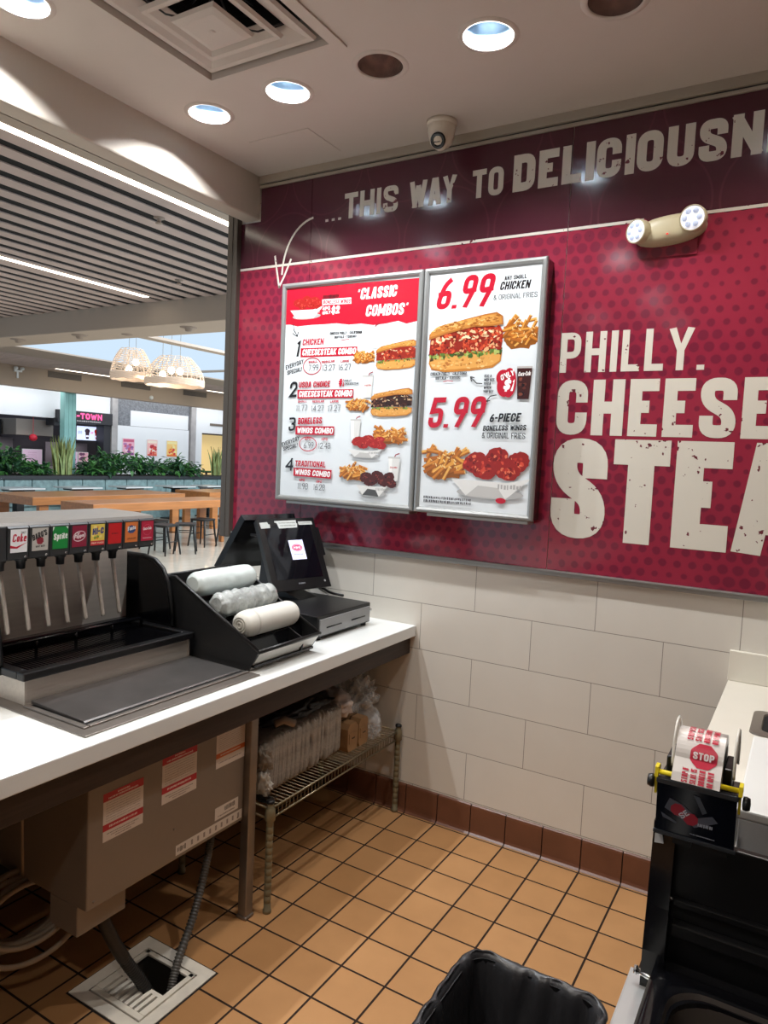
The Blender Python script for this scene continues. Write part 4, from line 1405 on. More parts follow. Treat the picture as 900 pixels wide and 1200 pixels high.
def label_art(p, k, y0, y1, z0, z1):
    w, h, cy, cz = y1 - y0, z1 - z0, (y0 + y1) / 2, (z0 + z1) / 2
    if k == 0:
        p.rect(y0, y1, z0, z1, 'eef0f4')
        p.text('Coke', y0 + .10 * w, cz - .04 * h, y1 - .08 * w, cz - .04 * h, .34 * h, 'c0203c', .18, .15)
        p.text('DIET', y0 + .62 * w, cz + .30 * h, y1 - .08 * w, cz + .30 * h, .09 * h, '55555a', .2)
        p.poly([(y0, cz - .18 * h), (y0 + .35 * w, cz - .25 * h), (y1, cz - .08 * h), (y0 + .4 * w, cz - .33 * h), (y0, cz - .30 * h)], 'c0203c')
    elif k == 1:
        p.rect(y0, y1, z0, z1, 'bdbab4')
        p.ell(cy, cz - .06 * h, .22 * w, .17 * h, '8e2436', jit=.1, seed=3)
        p.text("BARQ'S", y0 + .06 * w, cz - .06 * h, y1 - .06 * w, cz + .18 * h, .26 * h, '26262a', .2, .15)
        p.text('ROOT BEER', y0 + .24 * w, z0 + .14 * h, y1 - .2 * w, z0 + .16 * h, .08 * h, '2c2a2c', .22)
    elif k == 2:
        p.rect(y0, y1, z0, z1, '0f8a3c')
        p.poly([(y0, z1), (y0, z1 - .2 * h), (y0 + .12 * w, z1)], 'e8f2ea')
        p.poly([(y1, z1), (y1, z1 - .12 * h), (y1 - .16 * w, z1)], 'e8f2ea')
        p.text('Sprite', y0 + .06 * w, cz - .10 * h, y1 - .04 * w, cz - .04 * h, .30 * h, 'f4f7f4', .2, .12)
    elif k == 3:
        p.rect(y0, y1, z0, z1, '8c1a3a')
        p.ell(cy, cz, .44 * w, .24 * h, 'e6d5da', rot=.25)
        p.ell(cy, cz, .40 * w, .20 * h, '8c1a3a', rot=.25)
        p.text('Dr', y0 + .22 * w, cz + .02 * h, cy + .04 * w, cz + .06 * h, .15 * h, 'f2e8ea', .2, .15)
        p.text('Pepper', y0 + .14 * w, cz - .13 * h, y1 - .12 * w, cz - .02 * h, .17 * h, 'f2e8ea', .2, .15)
    elif k == 4:
        p.rect(y0, y1, z0, z1, 'e9cf5c')
        r = random.Random(4)
        for i in range(12):
            p.ell(y0 + r.uniform(.15, .85) * w, z0 + r.uniform(.3, .9) * h, .10 * w, .07 * h, r.choice(['e98d2e', 'd8452e', 'f0e08a', '7a9a3a']), n=9, jit=.2, seed=i)
        p.text('HI-C', y0 + .12 * w, cz + .00 * h, y1 - .08 * w, cz + .05 * h, .30 * h, '343a86', .24, .12)
        p.rect(y0, y1, z0, z0 + .22 * h, 'c9303a')
        p.text('FRUIT PUNCH', y0 + .06 * w, z0 + .07 * h, y1 - .06 * w, z0 + .07 * h, .08 * h, 'f2dcc8', .2)
    elif k == 5:
        p.rect(y0, y1, z0, z1, 'c8151f')
        p.scribble(cy, cz, .5 * w, .07 * h, '4c1216', 9, 2)
    elif k == 6:
        p.rect(y0, y1, z0, z1, 'de7a3a')
        p.ell(cy, cz + .14 * h, .33 * w, .20 * h, '2d4a86', jit=.08, seed=3)
        p.text('Fanta', cy - .30 * w, cz + .06 * h, cy + .32 * w, cz + .14 * h, .20 * h, 'eef0f4', .22, .12)
        p.text('ORANGE', y0 + .18 * w, z0 + .13 * h, y1 - .12 * w, z0 + .15 * h, .08 * h, '7a3a1c', .2)
    else:
        p.rect(y0, y1, z0, z1, 'b9193f')
        p.ring(cy, cz + .06 * h, .33 * w, .27 * h, .02 * w, 'd86a80')
        p.text('Coca-Cola', cy - .34 * w, cz + .04 * h, cy + .34 * w, cz + .07 * h, .15 * h, 'f4e8ea', .2, .12)
        p.rect(y0 + .15 * w, y1 - .12 * w, z0 + .13 * h, z0 + .16 * h, 'e6c4cc')


VL = ['white label with red script', 'grey label with a maroon emblem', 'green label with white script', 'dark red label with an oval emblem', 'yellow fruit label',
      'plain red label with dark lettering', 'orange label with a blue emblem', 'crimson label with a ring emblem']
for k in range(8):
    yc = V0 + k * VP
    h = MB()
    prof = [(-0.255, 1.262), (-0.250, 1.266), (-0.247, 1.352), (-0.252, 1.357), (-0.50, 1.357), (-0.50, 1.262)]
    h.prism(prof, 'y', yc - .0306, yc + .0306)
    vo = build('valve', h, M_DARKG, sd)
    p = Print((-0.2492, 0, 1.262), (0, 1, 0), (0.035, 0, 1), lift=0.0006)
    label_art(p, k, yc - .0245, yc + .0250, .022, .087)
    lo = build('flavour_label', p, M_PRINT, vo)
    lo['label'] = VL[k]
    build('screw', MB().lathe([(.0035, -.2488), (.003, -.2472), (.0004, -.2470)], (0, yc + .021, 1.271), axis='x', seg=12), M_CHROME, vo)
    if k < 7:
        nz = MB().lathe([(.017, 1.262), (.017, 1.246), (.013, 1.243), (.012, 1.222), (.0005, 1.222)], (-0.335, yc - .002, 0), seg=16)
        build('nozzle', nz, M_BLACKP, vo)
        lv = MB()
        lv.tube([(-0.350, yc, 1.245), (-0.338, yc, 1.225), (-0.300, yc + .002, 1.050), (-0.299, yc + .002, 1.044)], .0065, 8)
        build('lever', lv, M_STEEL, vo)
tc = MB().prism([(-0.253, 1.3575), (-0.258, 1.366), (-0.34, 1.371), (-0.50, 1.372), (-0.50, 1.3575)], 'y', -1.70, V0 + 7 * VP + .0306)
build('top_cover', tc, mat('cover_plastic', '77736f', 0.35), sd)
build('end_housing', MB().box(-0.50, -0.251, -1.700, V0 - .032, 1.262, 1.357, bev=.003), M_DARKG, sd)

# ------------------------------------------------------------------ cup organiser
og = thing('cup_organizer', 'sloped black cup organiser with steel front standing beside the soda fountain', 'cup organizer', (-0.13, -0.815, CT))
OY0, OY1 = -0.984, -0.640
side = [(-0.365, CT + .0005), (-0.365, 1.128), (-0.300, 1.131), (0.098, 0.930), (0.052, CT + .0005)]
for y in (OY0, OY1 - .008):
    build('side_panel', MB().prism(side, 'y', y, y + .008), mat('matte_black_panel', '232324', 0.32), og)
build('rear_panel', MB().box(-0.365, -0.357, OY0 + .0085, OY1 - .0085, CT + .001, 1.128), M_BLACKP, og)
fp = MB().prism([(0.052, CT + .001), (0.097, 0.924), (0.092, 0.926), (0.047, CT + .001)], 'y', OY0 + .0085, OY1 - .0085)
build('front_panel', fp, mat('satin_steel_front', 'cfccc6', 0.35, 0.4), og)
stp = [(-0.356, 1.07), (-0.285, 1.070), (-0.215, 1.040), (-0.195, 1.055), (-0.175, 1.008), (-0.110, .980), (-0.088, 0.998), (-0.070, 0.950), (0.000, 0.918), (0.012, 0.955), (0.018, 0.955), (0.022, 0.880), (0.075, 0.880), (0.075, 0.872), (-0.356, 0.872)]
build('cup_cradle', MB().prism(stp, 'y', OY0 + .0085, OY1 - .0085), M_BLACKG, og)
rimm = MB()
for y in (OY0 + .004, OY1 - .004):
    rimm.tube([(-0.362, y, 1.131), (-0.300, y, 1.134), (0.098, y, 0.932)], .0065, 6)
rimm.tube([(0.098, OY0, 0.932), (0.098, OY1, 0.932)], .0075, 6)
rimm.tube([(-0.362, OY0, 1.131), (-0.362, OY1, 1.131)], .0065, 6)
build('rim', rimm, M_BLACKP, og)
build('divider', MB().prism([(0.015, 0.881), (0.078, 0.881), (0.090, .925), (0.015, .958)], 'y', -0.728, -0.722), M_BLACKP, og)

# ------------------------------------------------------------------ sleeves of cups lying in the organiser


def cup_sleeve(lbl, x, z, r, y0, y1, mt, wr, seed, sag=0.0, nest=False):
    t = thing('cup_sleeve', lbl, 'cups', (x, (y0 + y1) / 2, z - r), 'sleeves of cups in the organiser')
    m = MB()
    L = y1 - y0

    def P(u, v):
        a = 2 * PI * u
        y = y0 + L * v
        e = 1.0
        if v < .12:
            e = math.sqrt(max(0, 1 - ((.12 - v) / .12) ** 2)) * .35 + .65 if v > 0 else .62
        if v > .86:
            e = math.sqrt(max(0, 1 - ((v - .86) / .14) ** 2)) * .6 + .4
        k = 1 + wr * noise.noise(Vector((math.cos(a) * 2.5, v * 9, math.sin(a) * 2.5 + seed))) + wr * .6 * math.sin(v * 42 + math.sin(a * 2) * 1.5) * (1 if nest else .25)
        rr = r * e * k
        dz = sag * math.sin(v * PI)
        return (x + rr * math.cos(a), y, z + rr * math.sin(a) + dz)
    m.grid(P, 40, 44, wrap=True)
    m.add([P(i / 40, 0) for i in range(40)], [list(range(40))], smooth=False)
    m.add([P(i / 40, 1) for i in range(40)], [list(range(40))[::-1]], smooth=False)
    build('sleeve', m, mt, t)
    return t, y0


t, y = cup_sleeve('frosted plastic sleeve of foam cups in the highest rear row of the organiser', -0.232, 1.112, .046, -0.965, -0.655, M_SLEEVE, .03, 1)
t, y = cup_sleeve('crinkled shiny clear sleeve of lids in the middle row of the organiser', -0.122, 1.053, .044, -0.962, -0.655, M_SLEEVE2, .09, 2, nest=True)
t, y = cup_sleeve('clean white stack of foam cups in the lowest front row of the organiser', -0.018, 0.998, .047, -0.950, -0.655, M_CUP, .004, 3)
rg = MB()
for rr, yy in ((.030, -.9515), (.022, -.9525), (.012, -.9535)):
    rg.lathe([(rr, yy), (rr - .003, yy - .003), (rr - .006, yy)], (-0.018, 0, 0.998), axis='y', seg=28)
rg.lathe([(.0476, -.90), (.0486, -.898), (.0486, -.892), (.0476, -.890)], (-0.018, 0, 0.998), axis='y', seg=32)
build('cup_rim_rings', rg, mat('foam_shade', 'd2cec4', 0.5), t)

# ------------------------------------------------------------------ cash drawer
dw = thing('cash_drawer', 'black cash drawer with grey front under the touch screen till', 'cash drawer', (-0.2, -0.32, CT))
DY0, DY1 = -0.520, -0.124
build('body', MB().box(-0.410, -0.004, DY0, DY1, CT + .012, 0.957, bev=.004), M_BLACKP, dw)
dfm = MB().box(-0.004, 0.004, DY0 + .012, DY1 - .014, CT + .020, 0.943, bev=.0015)
df = build('drawer_front', dfm, mat('drawer_grey', '8d8c8c', 0.45, 0.3), dw)
sl2 = MB()
for y0 in (-0.465, -0.285):
    sl2.tube([(0.0045, y0, 0.906), (0.0045, y0 + .105, 0.906)], .0028, 6)
build('cheque_slots', sl2, M_BLACKG, df)
build('lock', MB().lathe([(.007, -.004), (.007, .003), (.0005, .003)], (0, DY1 - .006, 0.925), axis='x', seg=16), M_CHROME, dw)
for y in (DY0 + .03, DY1 - .03):
    for x in (-0.02, -0.39):
        build('foot', MB().lathe([(.0005, CT + .0003), (.012, CT + .0003), (.012, CT + .0125)], (x, y, 0), seg=14), M_BLACKP, dw)

# ------------------------------------------------------------------ touch screen till
TH = math.radians(16)
rgt = Vector((math.sin(TH), math.cos(TH), 0))
nh = Vector((math.cos(TH), -math.sin(TH), 0))
ps_ = thing('pos_terminal', 'black two-sided touch screen till standing on the cash drawer', 'till', (-0.36, -0.25, 0.957))


def slab(mb, c_bot, c_top, w, th, mi=0):
    """tilted screen slab between two centre points, thickness behind"""
    c_bot, c_top = Vector(c_bot), Vector(c_top)
    up = (c_top - c_bot)
    n = rgt.cross(up).normalized()
    vs = []
    for off in (0, -th):
        ins = 0.0 if off == 0 else .006
        for c, s in ((c_bot + up.normalized() * ins, -1), (c_bot + up.normalized() * ins, 1), (c_top - up.normalized() * ins, 1), (c_top - up.normalized() * ins, -1)):
            vs.append(c + rgt * s * (w / 2 - ins) + n * off)
    mb.add(vs, [(0, 1, 2, 3), (7, 6, 5, 4), (0, 4, 5, 1), (1, 5, 6, 2), (2, 6, 7, 3), (3, 7, 4, 0)], mi)
    return n, up.normalized()


cb, ctp = Vector((-0.258, -0.268, 1.000)), Vector((-0.405, -0.226, 1.300))
m = MB()
cb -= rgt * .007
ctp -= rgt * .009
n1, u1 = slab(m, cb, ctp, .312, .034)
scr = build('main_screen', m, M_BLACKP, ps_)
p = Print((cb + ctp) / 2, rgt, u1, lift=.0008)
p.rect(-.125, .125, -.118, .138, '0d0d14')
build('display_glass', p, print_mat('screen_glass', 0.06), scr)
p = Print((cb + ctp) / 2, rgt, u1, lift=.0014)
p.rect(-.018, .060, -.030, .062, 'c9cbe6')
p.ell(.021, .026, .029, .017, 'a23a5a')
p.ell(.021, .026, .026, .014, 'd8a0b4')
p.ell(.021, .026, .024, .012, 'b04a68')
p.scribble(.021, .026, .036, .012, 'e6d8e4', 6, 4)
p.scribble(.021, -.006, .05, .006, '7a7ea8', 12, 5)
build('screen_image', p, M_SCREEN, scr)
p = Print((cb + ctp) / 2, rgt, u1, lift=.0016)
p.poly([(-.146, .150), (-.105, .152), (-.102, .143), (-.094, .140), (-.096, .124), (-.144, .122)], 'c9cdc8')
p.poly([(-.066, .156), (.052, .158), (.050, .144), (.055, .140), (.050, .122), (-.050, .120), (-.056, .145), (-.068, .150)], 'd2d5d2')
p.scribble(0, .146, .09, .006, '83877f', 20, 3)
p.scribble(.002, .133, .085, .006, '83877f', 20, 4)
p.rect(.062, .140, .134, .150, 'cdd0cc')
p.scribble(.10, .142, .06, .005, '8f938c', 14, 6)
build('tape_labels', p, M_PRINT, scr)
p = Print((cb + ctp) / 2, rgt, u1, lift=.0012)
p.scribble(.0, -.140, .036, .008, '8d8d92', 7, 6)
p.ell(.128, -.138, .005, .005, '9a9a9c')
build('maker_marks', p, M_PRINT, scr)
m = MB()
rb, rt = Vector((-0.672, -0.225, 1.062)), Vector((-0.500, -0.245, 1.312))
up = (rt - rb)
slab(m, rb, rt, .290, -.030)
rs = build('customer_screen', m, M_BLACKG, ps_)
for a, b in ((rb, rt),):
    pass
st = MB()
st.prism([(-0.50, 0.958), (-0.25, 0.958), (-0.30, 0.972), (-0.365, 0.99), (-0.385, 1.16), (-0.47, 1.16), (-0.49, 0.99)], 'y', -0.31, -0.19)
build('stand', st, M_BLACKP, ps_)
hg = MB().tube([(-0.42, -0.238, 1.15), (-0.47, -0.24, 1.27)], .022, 10)
hg.tube([(-0.50, -0.36, 1.225), (-0.45, -0.35, 1.225)], .006, 8)
build('hinge', hg, M_BLACKP, ps_)
cr2 = MB()
cM = (cb + ctp) / 2 + rgt * .158 - n1 * .012 + u1 * .055
for s in (1,):
    a = [cM + rgt * dx + u1 * du + n1 * dn for dn in (-.02, .014) for dx, du in ((-.010, -.075), (.012, -.072), (.012, .062), (-.010, .066))]
    cr2.add(a, [(0, 3, 2, 1), (4, 5, 6, 7), (0, 1, 5, 4), (1, 2, 6, 5), (2, 3, 7, 6), (3, 0, 4, 7)])
build('card_reader', cr2, M_BLACKP, ps_)
dsk = MB().lathe([(.0005, -.010), (.042, -.010), (.050, -.002), (.050, .006), (.042, .012), (.0005, .012)], (-0.345, -0.075, 1.12), axis='x', seg=28)
build('side_speaker', dsk, M_DARKG, ps_)
cbm = MB().tube([(-0.30, -0.13, 0.99), (-0.28, -0.09, 0.975), (-0.26, -0.085, 0.963), (-0.22, -0.10, 0.962), (-0.16, -0.11, .9625)], .006, 8)
build('cable', cbm, M_BLACKP, ps_)
wc = MB().tube([(-0.33, -0.10, 0.982), (-0.29, -0.11, 0.975), (-0.24, -0.12, 0.9625)], .004, 8)
build('white_cable', wc, M_WHITEP, ps_)['label'] = 'white cable end'

# ================================================================== UNDER THE COUNTER
# wire shelf
ws = thing('wire_shelf', 'low brass-coloured wire shelf under the counter against the tiled wall', 'shelf', (-0.10, -0.47, 0))
SX0, SX1, SY0, SY1, SZ = -0.30, 0.115, -0.915, -0.030, 0.372
for x in (SX0, SX1):
    for y in (SY0, SY1):
        prof = [(.0005, 0.0), (.015, 0.0), (.015, .012), (.0125, .014)]
        z = .014
        while z < .385:
            prof += [(.0125, z + .021), (.0112, z + .0225), (.0112, z + .0235), (.0125, z + .025)]
            z += .025
        prof += [(.0125, .395), (.0005, .396)]
        po = build('post', MB().lathe(prof, (x, y, 0), seg=16), M_POSTC, ws)
        co = MB().lathe([(.0145, .330), (.0185, .334), (.0170, .372), (.0145, .378)], (x, y, 0), seg=18)
        build('collar', co, M_POSTC, po)
        build('cap', MB().lathe([(.0145, .394), (.0145, .402), (.010, .405), (.0005, .405)], (x, y, 0), seg=16), M_BLACKP, po)
sh = MB()
for z in (SZ, SZ - .036):
    for x in (SX0, SX1):
        sh.tube([(x, SY0, z), (x, SY1, z)], .0038, 6)
    for y in (SY0, SY1):
        sh.tube([(SX0, y, z), (SX1, y, z)], .0038, 6)
for i in range(1, 41):
    y = SY0 + (SY1 - SY0) * i / 41
    sh.tube([(SX0, y, SZ + .003), (SX1, y, SZ + .003)], .0019, 5)
    for x in (SX0, SX1):
        sh.tube([(x, y, SZ), (x, y, SZ - .036)], .0019, 5)
for x in (-0.20, -0.09, 0.02):
    sh.tube([(x, SY0, SZ - .003), (x, SY1, SZ - .003)], .003, 6)
build('wire_deck', sh, M_WIRE, ws)

# nested pulp carriers standing on edge
SH = SZ + .0055
pt = MB()


def carrier(u, v):
    x = -0.175 + (u - .5) * .225
    z = SH + .001 + v * .205
    dx, dz = (u - .5) * .225, (v - .5) * .205
    y = 0
    for cx in (-.055, .055):
        for cz in (-.05, .05):
            d = math.hypot(dx - cx, dz - cz)
            y -= .030 / (1 + math.exp((d - .036) * 220))
    e = max(abs(dx) / .1125, abs(dz) / .1025)
    if e > .90:
        y += (e - .90) * .06
    cr_ = max(0, abs(dx) - .085) / .0275, max(0, abs(dz) - .078) / .0245
    q = math.hypot(*cr_)
    if q > 1:
        x = -0.175 + math.copysign(.085 + .0275 * cr_[0] / q, dx)
        z = SH + .001 + .1025 + math.copysign(.078 + .0245 * cr_[1] / q, dz)
    return (x + .115, -0.84 + y, z)


pt.grid(carrier, 26, 24)
proto = build('cup_carrier', pt, M_PULP, origin=(-0.06, -0.84, SH + .001))
md = proto.modifiers.new('thick', 'SOLIDIFY')
md.thickness = .0045
tag(proto, 'grey pulp cup carrier nested upright in the long row on the wire shelf', 'cup carrier', 'nested pulp cup carriers on the wire shelf')
NC = 29
yy_ = -0.84
for i in range(1, NC):
    yy_ += RND.choice([.012, .014, .0155, .017, .019])
    c = proto.copy()
    COL.objects.link(c)
    c.location = (-0.06 + RND.uniform(-.008, .006) + (-.016 if i in (20, 21, 26) else 0), yy_, SH + .001 + RND.uniform(0, .004))
    c.rotation_euler = (RND.uniform(-.02, .02) - .04, RND.uniform(-.02, .02), RND.uniform(-.015, .015))
proto.rotation_euler[0] = -.05
# things around them
bt = MB()
bt.box(-0.20, 0.09, -0.895, -0.872, SH, SH + .012, bev=.003)
tag(build('black_tray', MB().prism([(-0.22, SH + .0005), (0.095, SH + .0005), (0.104, SH + .016), (0.098, SH + .016), (0.090, SH + .006), (-0.22, SH + .006)], 'y', -0.905, -0.862), M_BLACKG,
          origin=(-0.05, -0.885, SH)), 'small black plastic tray at the near end of the wire shelf', 'tray')


def crumple(name, lbl, cat, c, r, amp, fr, mt, seed, sub=4, floor=None):
    m = MB().blob(c, r, amp, fr, seed, sub)
    if floor is not None:
        m.v = [(v[0], v[1], max(v[2], floor)) for v in m.v]
    o = build(name, m, mt, origin=(c[0], c[1], floor if floor is not None else c[2] - r[2]))
    tag(o, lbl, cat)
    return o


crumple('paper_wad', 'white crumpled paper wad on the near end of the wire shelf', 'paper', (0.045, -0.886, SH + .060), (.040, .017, .046), .6, 3.5, M_PAPER, 5, floor=SH + .017)
crumple('paper_wrapper', 'crumpled brownish paper wrapper above the white paper wad on the shelf', 'paper', (0.040, -0.884, SH + .148), (.045, .017, .042), .6, 3, mat('wrapper_paper', '9a8f82', 0.8, var=.2), 8)
fb = crumple('dark_film_bundle', 'dark plastic film bundle lying on top of the pulp carriers', 'plastic film', (-0.07, -0.60, SH + .225), (.10, .23, .020), .35, 4, mat('smoky_film', '2c2622', 0.35, bump=.6, bscale=30), 3)
rp = MB().tube([(0.02, -0.79, SH + .235), (0.035, -0.755, SH + .243), (0.06, -0.725, SH + .225)], .014, 12)
tag(build('rolled_paper', rp, mat('kraft_roll', '8f7d6d', 0.7), origin=(0.03, -0.76, SH + .22)), 'small rolled brown paper tube on top of the pulp carriers', 'paper roll')
# brown cartons with a seam
for k, (y, lb) in enumerate(((-0.345, 'brown cardboard carton next to the pulp carriers on the wire shelf'), (-0.262, 'brown cardboard carton beside the clear plastic bag on the wire shelf'))):
    o8 = []
    hw, hh, ch = .038, .058, .020
    prof = [(-hw + .008, -hh), (hw - .008, -hh), (hw, -hh + ch), (hw, hh - ch), (hw - .016, hh), (-hw + .016, hh), (-hw, hh - ch), (-hw, -hh + ch)]
    t = thing('carton', lb, 'carton', (0.0, y, SH), 'brown cartons on the wire shelf')
    build('body', MB().prism([(y + a, SH + hh + .001 + b) for a, b in prof], 'x', -0.10, 0.075), M_CARTON, t)
    build('seam_band', MB().prism([(y + a * 1.03, SH + hh + .001 + b * 1.012) for a, b in prof], 'x', 0.02, 0.026), mat('carton_seam', '5a432c', 0.7), t)
    tb = MB().box(0.0755, 0.078, y - .028, y + .028, SH + .035, SH + .078)
    tb.box(0.0775, 0.079, y - .010, y + .010, SH + .053, SH + .058, mi=1)
    build('tuck_flap', tb, [M_CARTON, mat('carton_slot', '3a2a1c', 0.8)], t)
pb = crumple('paper_bag', 'crumpled white paper bag with faint pink print behind the brown cartons', 'paper bag', (-0.01, -0.355, SH + .185), (.07, .055, .060), .28, 3, mat('pink_printed_paper', 'cbbdb6', 0.75, var=.2, vscale=35), 11)
crumple('plastic_bag', 'clear crumpled plastic bag slumped at the wall end of the wire shelf', 'plastic bag', (-0.055, -0.175, SH + .128), (.12, .115, .135), .55, 2.6, M_FILM, 4, sub=5, floor=SH + .001)
crumple('film_wrap', 'small clear film wrap in front of the plastic bag on the wire shelf', 'plastic film', (0.07, -0.185, SH + .038), (.030, .040, .042), .6, 3.5, M_FILM, 9, floor=SH + .001)

# ------------------------------------------------------------------ hoses, coil, floor drain


def smooth_path(pts, n=60):
    pts = [Vector(p) for p in pts]
    P = [pts[0] * 2 - pts[1]] + pts + [pts[-1] * 2 - pts[-2]]
    out = []
    seg = len(pts) - 1
    for i in range(n + 1):
        q = i / n * seg
        k = min(int(q), seg - 1)
        t = q - k
        a, b, c, d = P[k], P[k + 1], P[k + 2], P[k + 3]
        out.append(0.5 * ((2 * b) + (c - a) * t + (2 * a - 5 * b + 4 * c - d) * t * t + (3 * b - a - 3 * c + d) * t ** 3))
    return out


hp = smooth_path([(-0.010, -1.070, 0.349), (-0.006, -1.075, 0.29), (0.012, -1.12, 0.20), (0.040, -1.19, 0.11), (0.075, -1.285, 0.03), (0.098, -1.335, -0.04), (0.105, -1.35, -0.12)], 300)
hm = MB().tube(hp, .0125, 12, rfun=lambda i, n: .0135 if i % 4 < 2 else .0112)
tag(build('drain_hose', hm, M_HOSEG, origin=(0.0, -1.07, 0.0)), 'grey corrugated hose from the ice chest down into the floor drain', 'hose')
hp = smooth_path([(-0.01, -1.500, 0.262), (0.0, -1.490, 0.225), (0.012, -1.470, 0.17), (0.030, -1.440, 0.10), (0.050, -1.405, 0.03), (0.070, -1.375, -0.05), (0.075, -1.365, -0.12)], 240)
hm = MB().tube(hp, .017, 12, rfun=lambda i, n: (.018 if i % 4 < 2 else .0165) if i > 110 else .0185)
tag(build('drain_hose', hm, mat('black_rubber', '101011', 0.45), origin=(0.0, -1.49, 0.0)), 'thick black rubber hose entering the floor drain beside the grate', 'hose')
pts = []
for i in range(420):
    a = i / 60 * 2 * PI
    k = i / 60
    R1 = .105 + .012 * math.sin(k * 2.1) + .010 * math.sin(a * .5 + k)
    pts.append((-0.22 + .020 * math.sin(k * 3) + .09 * math.cos(a) * .35 + .012 * (k - 3.5), -1.600 + R1 * 1.15 * math.cos(a), 0.247 + R1 * .92 * math.sin(a) + .012 * math.sin(k * 1.7)))
cm = MB().tube(pts, .0078, 8)
cm.tube([(-0.22, -1.60, .345), (-0.225, -1.60, .50), (-0.23, -1.62, .80)], .006, 8)
tag(build('coiled_line', cm, M_HOSEB, origin=(-0.22, -1.60, 0.13)), 'coil of beige syrup line hanging under the counter left of the drain', 'hose coil')

fd = thing('floor_drain', 'square white enamel floor drain with slotted half grate set in the tiles', 'floor drain', (0.034, -1.379, 0))
DX0, DX1, DY_0, DY_1 = -0.113, 0.181, -1.527, -1.231


def frame_ring(mb, o, i, z0, z1):
    (a0, a1, b0, b1), (c0, c1, d0, d1) = o, i
    vs = [(a0, b0, z0), (a1, b0, z0), (a1, b1, z0), (a0, b1, z0), (c0, d0, z1), (c1, d0, z1), (c1, d1, z1), (c0, d1, z1)]
    mb.add(vs, [(k, (k + 1) % 4, 4 + (k + 1) % 4, 4 + k) for k in range(4)])


f = MB()
O = (DX0, DX1, DY_0, DY_1)
I = (-0.075, 0.142, -1.490, -1.268)
frame_ring(f, O, O, 0.0, .004)
frame_ring(f, O, I, .004, .0025)
frame_ring(f, I, I, .0025, -.006)
I2 = (-0.066, 0.133, -1.481, -1.277)
frame_ring(f, I, I2, -.006, -.006)
build('frame', f, M_DRAIN, fd)
f = MB()
frame_ring(f, I2, (-0.05, 0.12, -1.46, -1.29), -.0065, -.20)
build('pit_wall', f, mat('pit_shade', '3c3833', 0.6), fd)  # pit wall coloured dark so the recess reads as shade
f = MB()
G = (-0.070, 0.137, -1.485, -1.273)
yb = -1.385
# border of the half grate, nine slots in it and an open half
xs = [-0.070, -0.052]
nS = 8
w = (0.119 - -0.052) / nS
zt, zb_ = .004, -.004
for k in range(nS):
    pass
cols = [(-0.070, -0.052 + .40 * w)] + [(-0.052 + k * w + .80 * w, -0.052 + (k + 1) * w + .40 * w) for k in range(nS - 1)] + [(-0.052 + (nS - 1) * w + .80 * w, 0.137)]
for a, b in cols:
    f.box(a, b, -1.466, yb - .012, zb_, zt)
f.box(-0.070, 0.137, -1.485, -1.466, zb_, zt, bev=.002)
f.box(-0.070, 0.137, yb - .012, yb, zb_, zt)
f.box(-0.070, -0.054, yb, -1.273, zb_, zt)
f.box(0.121, 0.137, yb, -1.273, zb_, zt)
f.box(-0.070, 0.137, -1.289, -1.273, zb_, zt, bev=.002)
build('grate', f, M_DRAIN, fd)
build('pit', MB().box(-0.07, 0.137, -1.485, -1.273, -.205, -.20), M_VOID, fd)
tr2 = MB()
frame_ring(tr2, (DX0 - .006, DX1 + .006, DY_0 - .006, DY_1 + .006), O, .0008, .0012)
build('grout_edge', tr2, mat('dark_sealant', '1d1510', 0.8), fd)

# ================================================================== RIGHT-HAND SIDE
RT = 0.868
rc = thing('side_counter', 'cream laminate counter with backsplash at the right edge of the photo', 'counter', (1.8, -0.65, 0))
wt = MB()
wt.box(1.423, 2.15, -1.292, -0.001, RT - .025, RT, bev=.003)
build('worktop', wt, M_CREAMTOP, rc)
build('backsplash', MB().box(1.421, 2.15, -0.022, -0.001, RT + .0005, 0.975, bev=.002), M_CREAMTOP, rc)
build('base_cabinet', MB().box(1.445, 2.10, -1.270, -0.03, 0.0, RT - .0255), M_BLACKM, rc)

# cut-out collar
gc = thing('counter_cutout', 'brushed steel collar with dark rounded opening set in the cream counter', 'counter opening', (1.63, -0.445, RT))


def rrect(cx, cy, hx, hy, r, n=6):
    out = []
    for sx, sy, a0 in ((1, 1, 0), (-1, 1, 90), (-1, -1, 180), (1, -1, 270)):
        for k in range(n + 1):
            a = math.radians(a0 + 90 * k / n)
            out.append((cx + sx * (hx - r) + r * math.cos(a), cy + sy * (hy - r) + r * math.sin(a)))
    return out


def ring_loops(mb, loops, mi=0, smooth=False, close_last=False):
    n = len(loops[0])
    vs = [p for L in loops for p in L]
    fs = [(i * n + k, i * n + (k + 1) % n, (i + 1) * n + (k + 1) % n, (i + 1) * n + k) for i in range(len(loops) - 1) for k in range(n)]
    if close_last:
        fs.append([(len(loops) - 1) * n + k for k in range(n)])
    mb.add(vs, fs, mi, smooth=smooth)


def L3(pts, z):
    return [(x, y, z) for x, y in pts]


m = MB()
ring_loops(m, [L3(rrect(1.635, -0.448, .110, .118, .030), RT + .0004), L3(rrect(1.635, -0.448, .109, .117, .030), RT + .005), L3(rrect(1.635, -0.448, .082, .092, .028), RT + .007), L3(rrect(1.635, -0.448, .078, .088, .026), RT + .001)])
build('collar', m, mat('collar_steel', '9a928a', 0.35, 0.8), gc)
m = MB()
ring_loops(m, [L3(rrect(1.635, -0.448, .079, .089, .026), RT + .0025), L3(rrect(1.635, -0.448, .001, .001, .0005), RT + .0022)])
build('opening', m, M_VOID, gc)

